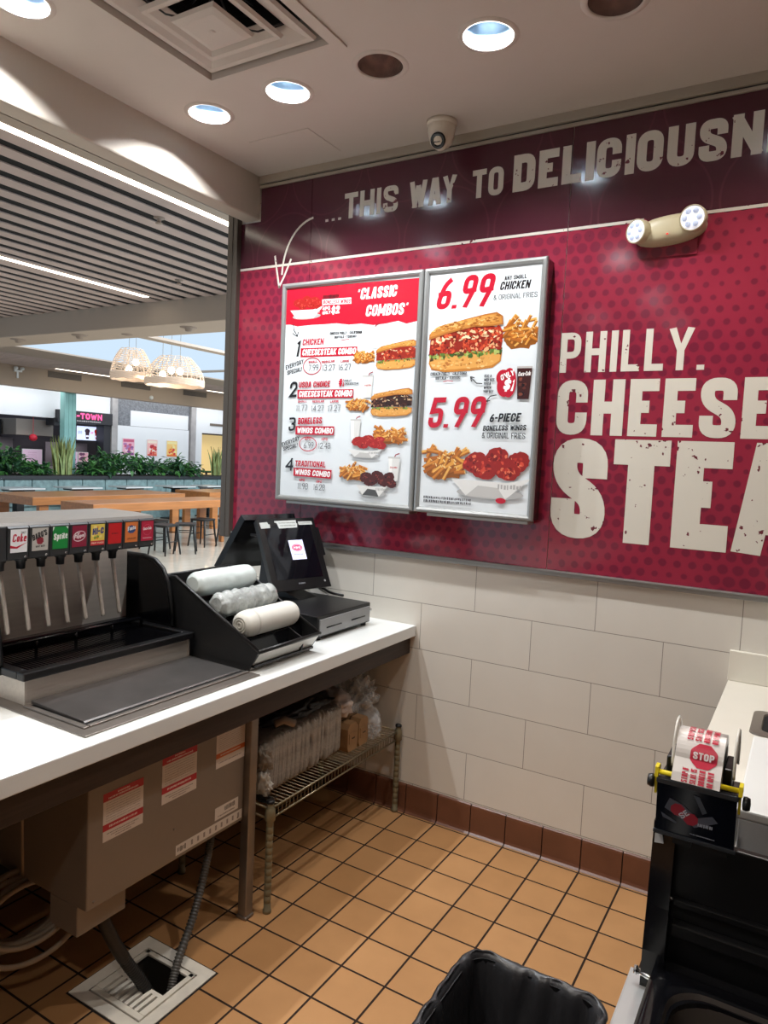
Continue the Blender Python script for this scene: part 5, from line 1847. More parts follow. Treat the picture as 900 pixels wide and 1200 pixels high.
# white box standing on the counter end
wb = thing('white_box', 'plain white lidded plastic box on the near end of the cream counter', 'box', (1.75, -1.07, RT))
build('body', MB().box(1.552, 1.98, -1.288, -0.842, RT + .0005, 0.938, bev=.003), mat('box_white', 'd2d3d4', 0.4), wb)
build('lid', MB().box(1.549, 1.983, -1.291, -0.839, 0.9385, 0.957, bev=.004), M_WHITEP, wb)

# ------------------------------------------------------------------ low black cabinet with a tub
pc_ = thing('undercounter_unit', 'low black unit with steel edge strip and recessed dark tub at the lower right', 'cabinet', (1.75, -1.9, 0))
UX0, UX1, UY0, UY1, UZ = 1.402, 2.15, -2.45, -1.405, 0.65
bx = MB()
bx.box(UX0 + .002, UX1, UY1 - .03, UY1, 0.0, UZ - .004)
bx.box(UX0 + .002, UX0 + .04, UY0, UY1 - .03, 0.0, UZ - .004)
bx.box(UX1 - .04, UX1, UY0, UY1 - .03, 0.0, UZ - .004)
bx.box(UX0 + .04, UX1 - .04, UY0, UY0 + .04, 0.0, UZ - .004)
bx.box(UX0 + .04, UX1 - .04, UY0 + .04, UY1 - .03, 0.0, 0.10)
build('body', bx, M_BLACKM, pc_)
build('edge_strip', MB().box(UX0, UX0 + .036, UY0, UY1 - .006, UZ - .003, UZ, bev=.001).box(UX0 - .0015, UX0, UY0, UY1 - .006, UZ - .05, UZ), mat('bright_strip', 'c6c8c8', 0.35, 0.6), pc_)
tub = MB()
tcx, tcy = 1.80, -1.78
lo = []
for hx, hy, r, z in ((.355, .330, .05, UZ + .048), (.345, .320, .05, UZ + .056), (.318, .292, .06, UZ + .052), (.305, .280, .07, UZ + .03), (.288, .262, .09, 0.44), (.25, .225, .08, 0.415)):
    lo.append(L3(rrect(tcx, tcy, hx, hy, r), z))
ring_loops(tub, lo[2:], smooth=True, close_last=True)
tlp = MB()
ring_loops(tlp, lo[:3], smooth=True)
build('tub_rim', tlp, M_BLACKG, pc_)
build('tub', tub, M_TANTUB, pc_)
lip = MB()
ring_loops(lip, [L3(rrect(tcx, tcy, .355, .366, .02), UZ - .03), L3(rrect(tcx, tcy, .355, .366, .02), UZ + .040), L3(rrect(tcx, tcy, .348, .360, .03), UZ + .045), L3(rrect(tcx, tcy, .310, .285, .07), UZ + .045), L3(rrect(tcx, tcy, .306, .281, .07), UZ - .02)])
build('tub_surround', lip, M_BLACKG, pc_)
# upright at the back that carries the tape machine
up_ = MB()
up_.box(1.426, 2.12, -1.404, -1.386, UZ - .25, 0.928, bev=.003)
up_.box(1.465, 2.12, -1.418, -1.4045, 0.800, 0.812, bev=.002).box(1.465, 2.12, -1.425, -1.4045, 0.745, 0.770, bev=.003)
build('upright_panel', up_, M_BLACKP, pc_)
fl2 = MB().prism([(-1.452, UZ - .008), (-1.4045, UZ - .008), (-1.4045, 0.952), (-1.425, 0.952), (-1.440, .80), (-1.452, .72)], 'x', 1.424, 1.462)
fo = build('side_flange', fl2, M_BLACKG, pc_)
bo = MB().tube([(1.417, -1.446, 0.672), (1.460, -1.456, 0.670)], .0055, 12)
bo.lathe([(.0005, 1.412), (.008, 1.412), (.008, 1.418), (.0005, 1.418)], (0, -1.446, 0.672), axis='x', seg=12)
build('bolt', bo, M_CHROME, fo)
build('screw', MB().lathe([(.004, -1.4185), (.003, -1.4215), (.0005, -1.422)], (1.462, 0, 0.812), axis='y', seg=10), M_CHROME, pc_)
p = Print((1.416, -1.4520, 0.905), (1, 0, 0), (0, 0, 1), lift=.0005)
p.o = Vector((1.428, -1.4325, 0.915))
p.poly([(.0, .0), (.016, .002), (.013, .018), (.0, .018)], 'c9c9c9')
build('corner_sticker', p, M_PRINT, pc_)

# ------------------------------------------------------------------ tape machine
td = thing('tape_dispenser', 'navy tape dispenser with yellow rod and white roll of red-printed tape', 'tape dispenser', (1.49, -1.42, 0.953))
TX0, TX1, TYF = 1.430, 1.558, -1.462
bd = MB()
bd.prism([(TYF + .012, 0.943), (-1.388, 0.943), (-1.372, 1.012), (-1.372, 1.040), (TYF + .004, 1.047), (TYF, 1.043)], 'x', TX0, TX1)
build('front_body', bd, M_NAVY, td)
ft = MB().box(TX0 + .03, TX0 + .06, TYF + .016, -1.406, 0.930, 0.943).box(TX1 - .05, TX1 - .01, TYF + .016, -1.406, 0.930, 0.943)
build('mounting_feet', ft, M_BLACKP, td)
lip2 = MB().box(TX0 - .002, TX1 + .002, TYF - .003, TYF + .010, 1.040, 1.050, bev=.002)
build('base_edge', MB().box(TX0 - .003, TX1 + .003, TYF + .008, TYF + .015, 0.9435, 0.950, bev=.001), mat('dark_steel_lip', '3c4046', 0.35, 0.6), td)
build('cutter_edge', lip2, mat('dark_steel_lip', '3c4046', 0.35, 0.6), td)
# artwork on the face: tilted strip of tape with two red stop signs
fn = Vector((1, 0, 0)), Vector((0, -.012, .09)).normalized()
p = Print((TX0, TYF + .012, 0.946), *fn, lift=.0006)
p.poly([(.060, .088), (.070, .086), (.083, .060), (.076, .055)], '3f434c')
p.poly([(.022, .071), (.044, .064), (.076, .040), (.056, .030), (.014, .050)], '474a54')
p.poly([(.050, .038), (.092, .056), (.101, .046), (.064, .026)], '474a54')
for cx, cz in ((.036, .052), (.058, .040)):
    p.ell(cx, cz, .0125, .012, '8e1226', n=8, rot=.39)
p.poly([(.009, .040), (.036, .028), (.034, .025), (.012, .031)], '454853')
p.text('SE', .044, .037, .056, .049, .010, 'b9bcc4', .2)
p.scribble(.082, .034, .025, .007, 'a4a7b2', 8, 3)
p.scribble(.078, .0125, .04, .0022, '9aa0ab', 18, 4)
build('face_artwork', p, M_PRINT, td)
# roll of printed tape
RC = Vector((0, -1.388, 1.072))
RX0, RX1, RR = 1.452, 1.530, 0.052
ro = MB().lathe([(.036, RX0), (RR, RX0), (RR, RX1), (.036, RX1), (.036, RX0)], (0, RC.y, RC.z), axis='x', seg=56)
roll = build('tape_roll', ro, M_TAPE, td)
build('core', MB().lathe([(.030, RX0 + .003), (.0358, RX0 + .003), (.0358, RX1 - .003), (.030, RX1 - .003), (.030, RX0 + .003)], (0, RC.y, RC.z), axis='x', seg=40), mat('grey_core', '6f6e6e', 0.6), roll)
# leading strip from the roll down over the rod
A0 = math.radians(155)
web = MB()
wp = []
for k in range(9):
    a = math.radians(100 + 8 * k)
    wp.append((RC.y + (RR + .0006) * math.cos(a), RC.z + (RR + .0006) * math.sin(a)))
wp += [(TYF + .004, 1.066), (TYF - .004, 1.052)]
vs = [(x, y, z) for y, z in wp for x in (RX0, RX1)]
web.add(vs, [(2 * k, 2 * k + 1, 2 * k + 3, 2 * k + 2) for k in range(len(wp) - 1)])
strip = build('tape_strip', web, M_TAPE, td)
# red print wrapped round the roll and on the strip


def roll_print(shapes):
    mb = MB()
    for n_, (poly, col) in enumerate(shapes):
        vs = []
        for u, s in poly:
            x = RX0 + u * (RX1 - RX0)
            # s = distance along the tape going back from the cutter edge
            rem = s
            k = len(wp) - 1
            while k > 0:
                a, b = Vector(wp[k]), Vector(wp[k - 1])
                L = (b - a).length
                if rem <= L:
                    break
                rem -= L
                k -= 1
            if k > 0:
                a, b = Vector(wp[k]), Vector(wp[k - 1])
                d = (b - a).normalized()
                q = a + d * rem
                nn = Vector((-d.y, d.x))
                if nn.y < 0 and nn.x > 0:
                    nn = -nn
                q = q + nn * (.0008 + n_ * 2e-6)
            else:
                a = math.radians(100) - rem / RR
                q = Vector((RC.y + (RR + .0012) * math.cos(a), RC.z + (RR + .0012) * math.sin(a)))
            vs.append((x, q.x, q.y))
        mb.add(vs, [list(range(len(vs)))], 0, sl(col))
    return mb


class TP(Print):
    def __init__(s):
        super().__init__((0, 0, 0), (1, 0, 0), (0, 1, 0))
        s.sh = []

    def poly(s, pts, col, step=True):
        # split tall polygons so that they bend with the roll
        s.sh.append(([(p[0], p[1]) for p in pts], col))


tp = TP()
RED = 'c32a44'


def oct_(cx, cs, r):
    n = 8
    for k in range(-6, 6):
        s0, s1 = cs + r * k / 6, cs + r * (k + 1) / 6

        def wdt(s):
            d = abs(s - cs) / r
            return (r / (RX1 - RX0)) * (1.0 if d < .42 else 1.0 - (d - .42) / .58 * .58)
        tp.poly([(cx - wdt(s0), s0), (cx + wdt(s0), s0), (cx + wdt(s1), s1), (cx - wdt(s1), s1)], col=RED)


for cs in (.052, .160):
    oct_(.60, cs, .022)
for s0 in (.012, .092):
    for row in range(4):
        u0 = .22 + row * .17
        tp.text(['SEAL IS', 'BROKEN', 'DO NOT', 'ACCEPT'][row], u0, s0 - .010, u0 + .0001, s0 + .022, .12, RED, .22) if False else None
rr_ = random.Random(5)
for s0 in (.002, .080, .104):
    for row in range(4):
        for i in range(5):
            u = .20 + row * .18
            a = s0 + i * .0042
            pass
for s0, ln in ((.001, .026), (.078, .028), (.108, .028)):
    for row, word in enumerate(('STOP IF', 'SEAL IS', 'BROKEN', 'OR OPEN')):
        q_ = Print((0, 0, 0), (1, 0, 0), (0, 1, 0))
        q_.text(word, 0, 0, 1, 0, 1, RED, .24)
        for f_ in q_.f:
            tp.poly([(.33 + row * .175 - .125 * q_.v[i][1], s0 + ln * q_.v[i][0]) for i in f_], RED)
tp2 = TP()
sh = list(tp.sh)
# STOP lettering in the sign
pp = Print((0, 0, 0), (1, 0, 0), (0, 1, 0))
pp.text('STOP', 0, 0, 1, 0, .40, 'f0e6e6', .22)
for f_, c_ in zip(pp.f, pp.c):
    pts_ = [(pp.v[i][0], pp.v[i][1]) for i in f_]
    sh.append(([(.60 - .22 + .44 * x, .052 - .006 + .03 * y) for x, y in pts_], 'f0e6e6'))
mbp = roll_print(sh)
build('red_print', mbp, M_PRINT, roll)
# axle blocks, clear guards, rod, clips, knobs
for x0, x1 in ((1.437, 1.4515), (1.5305, 1.545)):
    build('axle_holder', MB().box(x0, x1, -1.425, -1.352, 1.0405, 1.078, bev=.003), M_BLACKP, td)
for x in (1.4475, 1.5475):
    pts = []
    for k in range(25):
        a = math.radians(-15 + 210 * k / 24)
        pts.append((x, -1.385 + .042 * math.cos(a), 1.078 + .060 * math.sin(a)))
    build('side_guard', MB().tube(pts, .0026, 8), mat('clear_guard', 'dcd8cf', 0.25), td)
rod = MB().tube([(TX0 - .006, TYF + .006, 1.0575), (TX1 + .006, TYF + .006, 1.0575)], .0045, 10)
for x in (TX0 - .006, TX1 + .001):
    rod.prism([(TYF - .002, 1.050), (TYF + .020, 1.050), (TYF + .028, 1.060), (TYF + .018, 1.068), (TYF + .002, 1.066)], 'x', x, x + .006)
    rod.prism([(TYF + .010, 1.015), (TYF + .018, 1.015), (TYF + .022, 1.052), (TYF + .006, 1.052)], 'x', x, x + .004)
build('yellow_rod', rod, M_YELLOW, td)
for x, s in ((TX0 - .006, -1), (TX1 + .007, 1)):
    build('knob', MB().lathe([(.004, x), (.011, x + s * .001), (.012, x + s * .006), (.010, x + s * .012), (.0005, x + s * .013)], (0, TYF + .012, 1.036), axis='x', seg=20), M_BLACKP, td)

# ------------------------------------------------------------------ bin with a black liner
tc_ = thing('trash_can', 'slim black waste bin lined with a crinkled black bag at the bottom edge', 'trash can', (1.262, -1.84, 0))
TCX, TCY, HX, HY, TZ = 1.262, -1.835, .124, .284, .658
m = MB()
ring_loops(m, [L3(rrect(TCX, TCY, HX * .8, HY * .86, .03), 0.0), L3(rrect(TCX, TCY, HX, HY, .04), TZ - .012), L3(rrect(TCX, TCY, HX + .004, HY + .004, .04), TZ - .010), L3(rrect(TCX, TCY, HX + .004, HY + .004, .04), TZ - .002), L3(rrect(TCX, TCY, HX - .004, HY - .004, .036), TZ - .002), L3(rrect(TCX, TCY, HX * .8 - .004, HY * .86 - .004, .026), 0.01)])
m.add(L3(rrect(TCX, TCY, HX * .8, HY * .86, .03), 0.0), [list(range(28))])
m.add(L3(rrect(TCX, TCY, HX * .8 - .004, HY * .86 - .004, .026), 0.01), [list(range(28))])
build('bin', m, M_BLACKP, tc_)


def rpath(u, hx, hy, r):
    """point and outward normal on a rounded rectangle at fraction u"""
    segs = [2 * (hy - r), PI * r / 2, 2 * (hx - r), PI * r / 2, 2 * (hy - r), PI * r / 2, 2 * (hx - r), PI * r / 2]
    tot = sum(segs)
    d = (u % 1) * tot
    starts = [((hx, -(hy - r)), (0, 1)), None, ((hx - r, hy), (-1, 0)), None, ((-hx, hy - r), (0, -1)), None, ((-(hx - r), -hy), (1, 0)), None]
    cens = [None, (hx - r, hy - r, 0), None, (-(hx - r), hy - r, 90), None, (-(hx - r), -(hy - r), 180), None, (hx - r, -(hy - r), 270)]
    for i, L in enumerate(segs):
        if d <= L or i == 7:
            if cens[i] is None:
                (sx, sy), (dx, dy) = starts[i]
                return Vector((sx + dx * d, sy + dy * d)), Vector((dy, -dx))
            cx, cy, a0 = cens[i]
            a = math.radians(a0 + 90 * d / L)
            return Vector((cx + r * math.cos(a), cy + r * math.sin(a))), Vector((math.cos(a), math.sin(a)))
        d -= L


rows = []
for k in range(12):
    rows.append((.008 + .030 * ((11 - k) / 11) ** 1.3, TZ - .24 + .24 * k / 11 - .002))
rows += [(.012, TZ + .003), (.006, TZ + .007), (-.002, TZ + .006), (-.010, TZ - .004)]
for k in range(1, 12):
    rows.append((-.012 - .03 * (k / 11), TZ - .01 - .40 * k / 11))


def liner(u, v):
    k = v * (len(rows) - 1)
    i = min(int(k), len(rows) - 2)
    t = k - i
    off = rows[i][0] * (1 - t) + rows[i + 1][0] * t
    z = rows[i][1] * (1 - t) + rows[i + 1][1] * t
    p, n = rpath(u, HX, HY, .04)
    s = v if v < .45 else 1 - v
    q = Vector((p.x * 7, p.y * 7, z * 3))
    f1 = noise.noise(Vector((u * 60, z * 2.0, 1.3)))
    f2 = noise.noise(Vector((u * 22, z * 5.0, 7.7)))
    f3 = noise.noise(Vector((u * 130, z * 6.0, 3.1)))
    amp = .010 if v < .40 else (.0035 if v < .52 else .014)
    rdg = 1 - 2.2 * abs(noise.noise(Vector((u * 34 + z * 2.5, z * 3.5, 4.4))))
    rd2 = 1 - 2.2 * abs(noise.noise(Vector((u * 70 - z * 4, z * 5.0, 9.4))))
    dd = (f1 * .3 + f2 * .35 + rdg * .42 + rd2 * .25) * amp
    if v < .42:
        dd = max(dd, -.004 - off * .4)
    elif v > .5:
        dd = min(dd, .006)
    zz = z + (f1 * .6 + f3 * .4) * (.004 if .36 < v < .58 else .0)
    if v < .05:
        zz += f2 * .03
    lim = .0
    pt_ = Vector((TCX, TCY)) + p + n * (off + dd)
    return (min(pt_.x, UX0 - .003), pt_.y, zz)


m = MB()
m.grid(liner, 260, 60, wrap=True)
build('liner', m, M_BAGB, tc_)

# ================================================================== FOOD COURT BEYOND THE COUNTER
# slatted ceiling running away from the counter
s_ = MB()
ZS = 3.0
s_.box(-1.760, -1.645, -8, 2.11, ZS, ZS + .0075)
x = -1.835
while x > -9.6:
    if not (-3.97 < x - .06 < -3.74):
        s_.box(x - .108, x, -8, 2.11, ZS, ZS + .007)
    x -= .195
s_.box(-3.99, -3.905, -8, 2.11, ZS - .002, ZS + .0075).box(-3.835, -3.77, -8, 2.11, ZS - .002, ZS + .0075)
struct('ceiling_slats', s_, M_SLAT)
struct('ceiling_void', MB().box(-10, -1.65, -8, 2.112, 3.0085, 3.04).box(-1.65, -0.92, -8, 2.112, 3.062, 3.10), M_VOID)
struct('trim_slat_edge', MB().box(-1.585, -1.50, -8, 2.11, ZS - .002, ZS + .03), M_MALLC)


def line_light(lbl, x0, x1, y0, y1, z):
    o = build('line_light', MB().box(x0, x1, y0, y1, z - .004, z + .008), M_STRIP, origin=((x0 + x1) / 2, (y0 + y1) / 2, z))
    tag(o, lbl, 'ceiling light', 'line lights of the food court ceiling')


line_light('long luminous strip light right behind the kitchen soffit beam', -1.642, -1.588, -8, 2.1, ZS)
line_light('luminous strip light in the middle of the slatted ceiling', -3.902, -3.838, -8, 1.92, ZS)

# cross beam and its underside up to the roof light
struct('trim_beam', MB().box(-14, -0.999, 2.115, 2.60, 2.775, 3.32, bev=.01), M_MALLC)
SPK = [(-6.42, 2.25, 'leftmost ceiling sprinkler disc under the cross beam, near the photo edge'), (-5.33, 2.27, 'second ceiling sprinkler disc from the left under the cross beam'),
       (-4.72, 2.40, 'faint small ceiling sprinkler disc left of the basket chandelier cords'), (-3.70, 2.29, 'rightmost ceiling sprinkler disc under the cross beam, above the chandelier')]
for i, (x, y, lb) in enumerate(SPK):
    r = .085 if i != 2 else .06
    t = build('sprinkler', MB().lathe([(r, 2.7745), (r * .97, 2.768), (r * .45, 2.764), (r * .35, 2.735 if i != 2 else 2.76), (.0005, 2.733 if i != 2 else 2.759)], (x, y, 0), seg=20), mat('sprinkler_paint', '9c8b7e', 0.5), origin=(x, y, 2.75))
    tag(t, lb, 'sprinkler', 'sprinkler discs under the cross beam')
for x, y, z, lb in ((-1.94, 0.35, ZS, 'small sprinkler head between the slats behind the soffit'), (-3.05, 1.55, ZS, 'tiny sprinkler head at the far end of the slatted ceiling')):
    o = build('fire_sprinkler', MB().lathe([(.035, z), (.033, z - .006), (.014, z - .010), (.012, z - .030), (.022, z - .032), (.022, z - .036), (.0005, z - .037)], (x, y, 0), seg=16), mat('sprinkler_paint', '9c8b7e', 0.5), origin=(x, y, z))
    tag(o, lb, 'sprinkler', 'sprinkler heads in the slatted ceiling')
o = build('ceiling_spotlight', MB().lathe([(.03, 3.0), (.03, 2.93), (.055, 2.92), (.06, 2.76), (.05, 2.75), (.0005, 2.755)], (-6.72, 2.0, 0), seg=20), M_WHITEP, origin=(-6.72, 2.0, 2.9))
tag(o, 'small white cylinder spotlight under the slats at the left photo edge', 'spotlight')

# roof light glazing bars
struct('trim_roof_bar', MB().box(-4.92, -4.76, 2.60, 12.0, 2.80, 2.83), M_MALLC)
struct('trim_roof_crossbar', MB().box(-10.2, -2, 8.82, 8.90, 3.30, 3.34).box(-10.2, -2, 4.4, 4.5, 3.86, 3.92), M_MALLC)

# far part of the ceiling: plain strip, slats, line lights, fascia
fc = MB().box(-11.2, -10.15, 2.60, 20, 3.2, 3.225)
struct('ceiling_far', fc, M_MALLC)
fs_ = MB()
x = -11.24
while x > -12.9:
    fs_.box(x - .13, x, 2.6, 20, 3.2, 3.225)
    x -= .205
struct('ceiling_far_slats', fs_, M_SLAT)
struct('ceiling_far_void', MB().box(-14.2, -11.1, 2.6, 20, 3.245, 3.27), M_VOID)
line_light('luminous strip light over the far shops left of the basket chandelier', -12.62, -12.55, 6.98, 10.9, 3.2)
line_light('luminous strip light over the far shops at the right, by the bronze post', -12.62, -12.55, 11.5, 15.0, 3.2)
struct('trim_fascia', MB().box(-13.25, -13.0, 2.6, 20, 2.765, 3.44), M_FASCIA)
for (y0, y1), lb in zip(((7.06, 7.90), (9.01, 9.90), (11.02, 11.87)), ('dark grille vent in the beige fascia, leftmost of the three', 'dark grille vent in the beige fascia under the basket chandelier', 'dark grille vent in the beige fascia nearest the bronze post')):
    t = thing('fascia_vent', lb, 'vent', (-13.0, (y0 + y1) / 2, 3.04), 'grille vents in the far fascia')
    build('frame', MB().box(-12.999, -12.985, y0, y1, 3.04, 3.175), mat('vent_grey', '6a5e54', 0.6), t)
    g = MB()
    for k in range(5):
        g.box(-12.985, -12.978, y0 + .02, y1 - .02, 3.052 + k * .024, 3.062 + k * .024)
    build('louvres', g, mat('vent_louvre', '55493f', 0.6), t)
for y, lb in ((6.35, 'small two-lamp emergency fitting on the beige fascia at the left'), (9.93, 'tiny dark sensor on the fascia below the chandelier')):
    m = MB().box(-12.999, -12.95, y - .09, y + .09, 3.06, 3.10, bev=.006)
    if y < 9:
        m.lathe([(.035, -12.96), (.035, -12.90), (.0005, -12.90)], (0, y - .07, 3.13), axis='x', seg=12)
        m.lathe([(.035, -12.96), (.035, -12.90), (.0005, -12.90)], (0, y + .07, 3.13), axis='x', seg=12)
        m.box(-12.99, -12.97, y - .02, y + .02, 2.93, 3.06)
    else:
        m = MB().lathe([(.05, -12.999), (.05, -12.96), (.02, -12.93), (.0005, -12.93)], (0, y, 2.86), axis='x', seg=14)
    tag(build('fascia_fitting', m, M_WHITEP, origin=(-12.97, y, 3.08)), lb, 'ceiling fitting')

# shop fronts along the far side
XW = -14.0
struct('wall_far', MB().box(XW - 1.9, XW - 1.8, 2, 20, 0, 3.5), mat('shop_back', '4d4246', 0.8))
struct('wall_far_upper', MB().box(XW - .2, XW, 2, 8.13, 2.19, 3.4).box(XW - .2, XW, 8.13, 9.5, 2.40, 3.4), M_MALLW)
bw = MB().box(XW - .2, XW, 9.70, 12.22, 0, 2.135).box(XW - .2, XW - .01, 10.15, 12.19, 2.145, 2.55)
struct('wall_boarding', bw, M_MALLW)
struct('wall_stone', MB().box(XW - .25, XW - .02, 9.70, 12.25, 2.10, 3.4), M_GRANITE)
struct('wall_far_right', MB().box(XW - .2, XW, 12.46, 12.74, 0, 3.4).box(XW - .2, XW, 12.74, 20, 2.10, 3.4), M_MALLW)
struct('trim_pilaster', MB().box(XW - .2, XW + .06, 9.51, 9.69, 0, 3.4).box(XW - .2, XW + .05, 12.26, 12.45, 0, 3.4), mat('pilaster_stone', 'a7a3a3', 0.4, var=.15, vscale=5))
struct('wall_lit_shop', MB().box(XW - 1.7, XW - 1.6, 12.5, 20, 0, 2.1), mat('warm_shop_wall', 'e8c98a', 0.7, emit=.35))
# the open shop unit on the left
cb_ = thing('shop_counter_unit', 'dark open shop unit with grey hood at the far left', 'shop unit', (XW - .5, 7.0, 0))
build('hood', MB().box(XW - 1.2, XW - .3, 7.15, 8.1, 1.75, 2.13, bev=.01), mat('hood_grey', '8b8078', 0.5), cb_)
build('dark_opening', MB().box(XW - 1.3, XW - .8, 4, 7.10, 1.70, 2.1), M_VOID, cb_)
build('service_front', MB().box(XW - .6, XW - .25, 4, 9.5, 0, 1.02), mat('shop_front_grey', '8a7f7c', 0.6), cb_)
build('menu_strip', MB().box(XW - 1.2, XW - 1.15, 4, 7.6, 1.1, 1.68), mat('shop_panel', '8c7d80', 0.6), cb_)
o = build('hanging_lantern', MB().blob((XW - .2, 7.51, 1.70), (.09, .09, .085), 0, sub=3).tube([(XW - .2, 7.51, 1.78), (XW - .2, 7.51, 2.2)], .006, 6), mat('red_lantern', 'd02038', 0.5), origin=(XW - .2, 7.51, 1.7))
tag(o, 'small red round lantern hanging in the far left shop', 'lantern')
# sign of the drinks shop
sg = thing('shop_sign', 'dark fascia sign with glowing pink letters over the far shop', 'sign', (XW + .1, 8.7, 2.1))
build('sign_box', MB().box(XW - .1, XW + .10, 7.94, 9.5, 2.105, 2.405, bev=.01), mat('sign_dark', '2b2a2f', 0.5), sg)
build('side_panel', MB().box(XW - .3, XW + .02, 7.9, 8.05, 2.02, 2.2), mat('sign_dark', '2b2a2f', 0.5), sg)
build('side_post', MB().box(XW - .28, XW + .02, 9.30, 9.5, 1.03, 2.1), mat('sign_dark', '2b2a2f', 0.5), sg)
p = Print((XW + .10, 0, 0), (0, 1, 0), (0, 0, 1), lift=.01, eps=2e-4)
p.text('B-TOWN', 8.30, 2.215, 9.17, 2.215, .145, 'f0508a', .26, 0, .2)
build('sign_letters', p, print_mat('glow_pink', .4, 1.0), sg)
p = Print((XW + .10, 0, 0), (0, 1, 0), (0, 0, 1), lift=.01, eps=2e-4)
p.scribble(8.80, 2.165, .7, .03, 'd9d4d6', 16, 3)
build('tagline', p, M_PRINT, sg)
ms = thing('menu_screen', 'bright lit menu screen with two dark drinks under the pink sign', 'screen', (XW - .3, 8.93, 1.72))
build('screen_body', MB().box(XW - .36, XW - .30, 8.72, 9.50, 1.69, 2.07, bev=.005), M_BLACKP, ms)
p = Print((XW - .30, 0, 0), (0, 1, 0), (0, 0, 1), lift=.003, eps=2e-4)
p.rect(8.74, 9.48, 1.705, 2.055, 'c9d2f2')
for cx, c in ((9.05, '2a1420'), (9.33, '8a2018')):
    p.ell(cx, 1.94, .075, .06, c)
    p.poly([(cx - .04, 1.74), (cx + .04, 1.74), (cx + .06, 1.92), (cx - .06, 1.92)], c)
    p.rect(cx - .04, cx + .04, 1.79, 1.83, 'd8d4e8')
p.scribble(8.84, 1.9, .12, .1, '8a92c4', 6, 2)
p.scribble(9.19, 1.9, .08, .06, 'c04a78', 5, 2)
build('screen_image', p, M_SCREEN, ms)
build('back_panel', MB().box(XW - .95, XW - .9, 8.3, 9.5, 1.0, 1.62), mat('mauve_panel', '8f7d82', 0.6), ms)
for y0, y1, z0, z1, c, lb in ((7.26, 7.76, 1.05, 1.43, 'e8c4da', 'pale pink notice board beside the striped tall plant'), (8.43, 8.72, .98, 1.40, 'd9b4d0', 'pink poster with dark drawings right of the teal column'),
                              (8.74, 9.03, 1.16, 1.40, 'e3a8b4', 'coral poster on the far shop counter below the screen')):
    t = thing('poster', lb, 'poster', (XW - .22, (y0 + y1) / 2, z0), 'pink posters on the far shop counter')
    build('board', MB().box(XW - .245, XW - .222, y0, y1, z0, z1), M_WHITEP, t)
    p = Print((XW - .222, 0, 0), (0, 1, 0), (0, 0, 1), lift=.002, eps=2e-4)
    p.rect(y0 + .01, y1 - .01, z0 + .01, z1 - .01, c)
    r = random.Random(int(y0 * 100))
    if c != 'e8c4da':
        for k in range(7):
            p.ell(y0 + (y1 - y0) * r.uniform(.25, .75), z0 + (z1 - z0) * r.uniform(.2, .8), .05, .035, r.choice(['6a3a5a', 'c04a6a', 'f0d8e4', '8a5a7a']), n=10, jit=.2, seed=k)
    else:
        for k in range(5):
            p.scribble((y0 + y1) / 2, z1 - .08 - k * .055, .22, .018, 'c98fb4', 12, k)
    build('printed_sheet', p, M_PRINT, t)
for (y0, y1), c, lb, pal in (((9.88, 10.28), 'e9b0c4', 'purple pink poster, leftmost of three on the white boarding', ['8a4a8a', 'c85a7a', 'f0d0dc', 'b07ab0']),
                             ((10.69, 11.06), 'f0b8b4', 'coral red poster, middle of three on the white boarding', ['d84a3a', 'f0e0d0', 'e88a6a', 'b82a3a']),
                             ((11.38, 11.78), 'f2c878', 'yellow orange poster, rightmost of three on the white boarding', ['e86a2a', 'f0e0a0', 'd83a3a', 'f0a040'])):
    z0, z1 = 1.355, 1.815
    t = thing('poster', lb, 'poster', (XW, (y0 + y1) / 2, z0), 'posters on the white boarding')
    build('board', MB().box(XW + .0005, XW + .012, y0, y1, z0, z1), M_WHITEP, t)
    p = Print((XW + .012, 0, 0), (0, 1, 0), (0, 0, 1), lift=.002, eps=2e-4)
    p.rect(y0 + .01, y1 - .01, z0 + .01, z1 - .01, c)
    p.rect(y0 + .03, y1 - .03, z1 - .1, z1 - .03, pal[1])
    r = random.Random(int(y0 * 100))
    for k in range(16):
        p.ell(y0 + (y1 - y0) * r.uniform(.2, .8), z0 + .06 + (z1 - z0 - .2) * r.uniform(.0, 1), .05, .04, r.choice(pal), n=10, jit=.25, seed=k)
    p.rect(y0 + .03, y1 - .03, z0 + .02, z0 + .06, pal[0])
    build('printed_sheet', p, M_PRINT, t)
o = build('teal_column', MB().box(-13.45, -13.27, 7.68, 7.98, 0, 3.0, bev=.01).box(-13.268, -13.262, 7.78, 7.81, 0, 3.0).box(-13.268, -13.262, 7.88, 7.90, 0, 3.0), M_TEALG, origin=(-13.36, 7.83, 0))
tag(o, 'pale teal glass column in front of the far shops', 'column')
vt2 = thing('wall_grille', 'grey wall grille on the white shop wall at the right', 'vent', (XW, 13.35, 2.33))
build('grille', MB().box(XW + .001, XW + .02, 13.05, 13.62, 2.33, 2.40), mat('vent_grey', '6a5e54', 0.6), vt2)
o = build('handrail', MB().box(XW + .3, XW + .36, 12.5, 16, .93, .99).box(XW + .31, XW + .35, 12.6, 12.65, 0, .95).box(XW + .31, XW + .35, 15.8, 15.85, 0, .95), M_BLACKM, origin=(XW + .3, 14, .93))
tag(o, 'dark handrail in front of the warm lit shop at the right', 'handrail')
struct('wall_concourse_end', MB().box(-16, -1, 20, 20.1, 0, 3.5), M_MALLW)
light_area('shop_wall_fill', (-13.4, 9.0, 2.95), 48, .3, (.95, .98, 1.0), shape='RECTANGLE', size_y=10, rot=(0, math.radians(35), 0))  # added lamp hidden behind the fascia to brighten the white shop walls
light_area('warm_shop_light', (-14.6, 13.6, 2.05), 10, .3, (1, .75, .4))

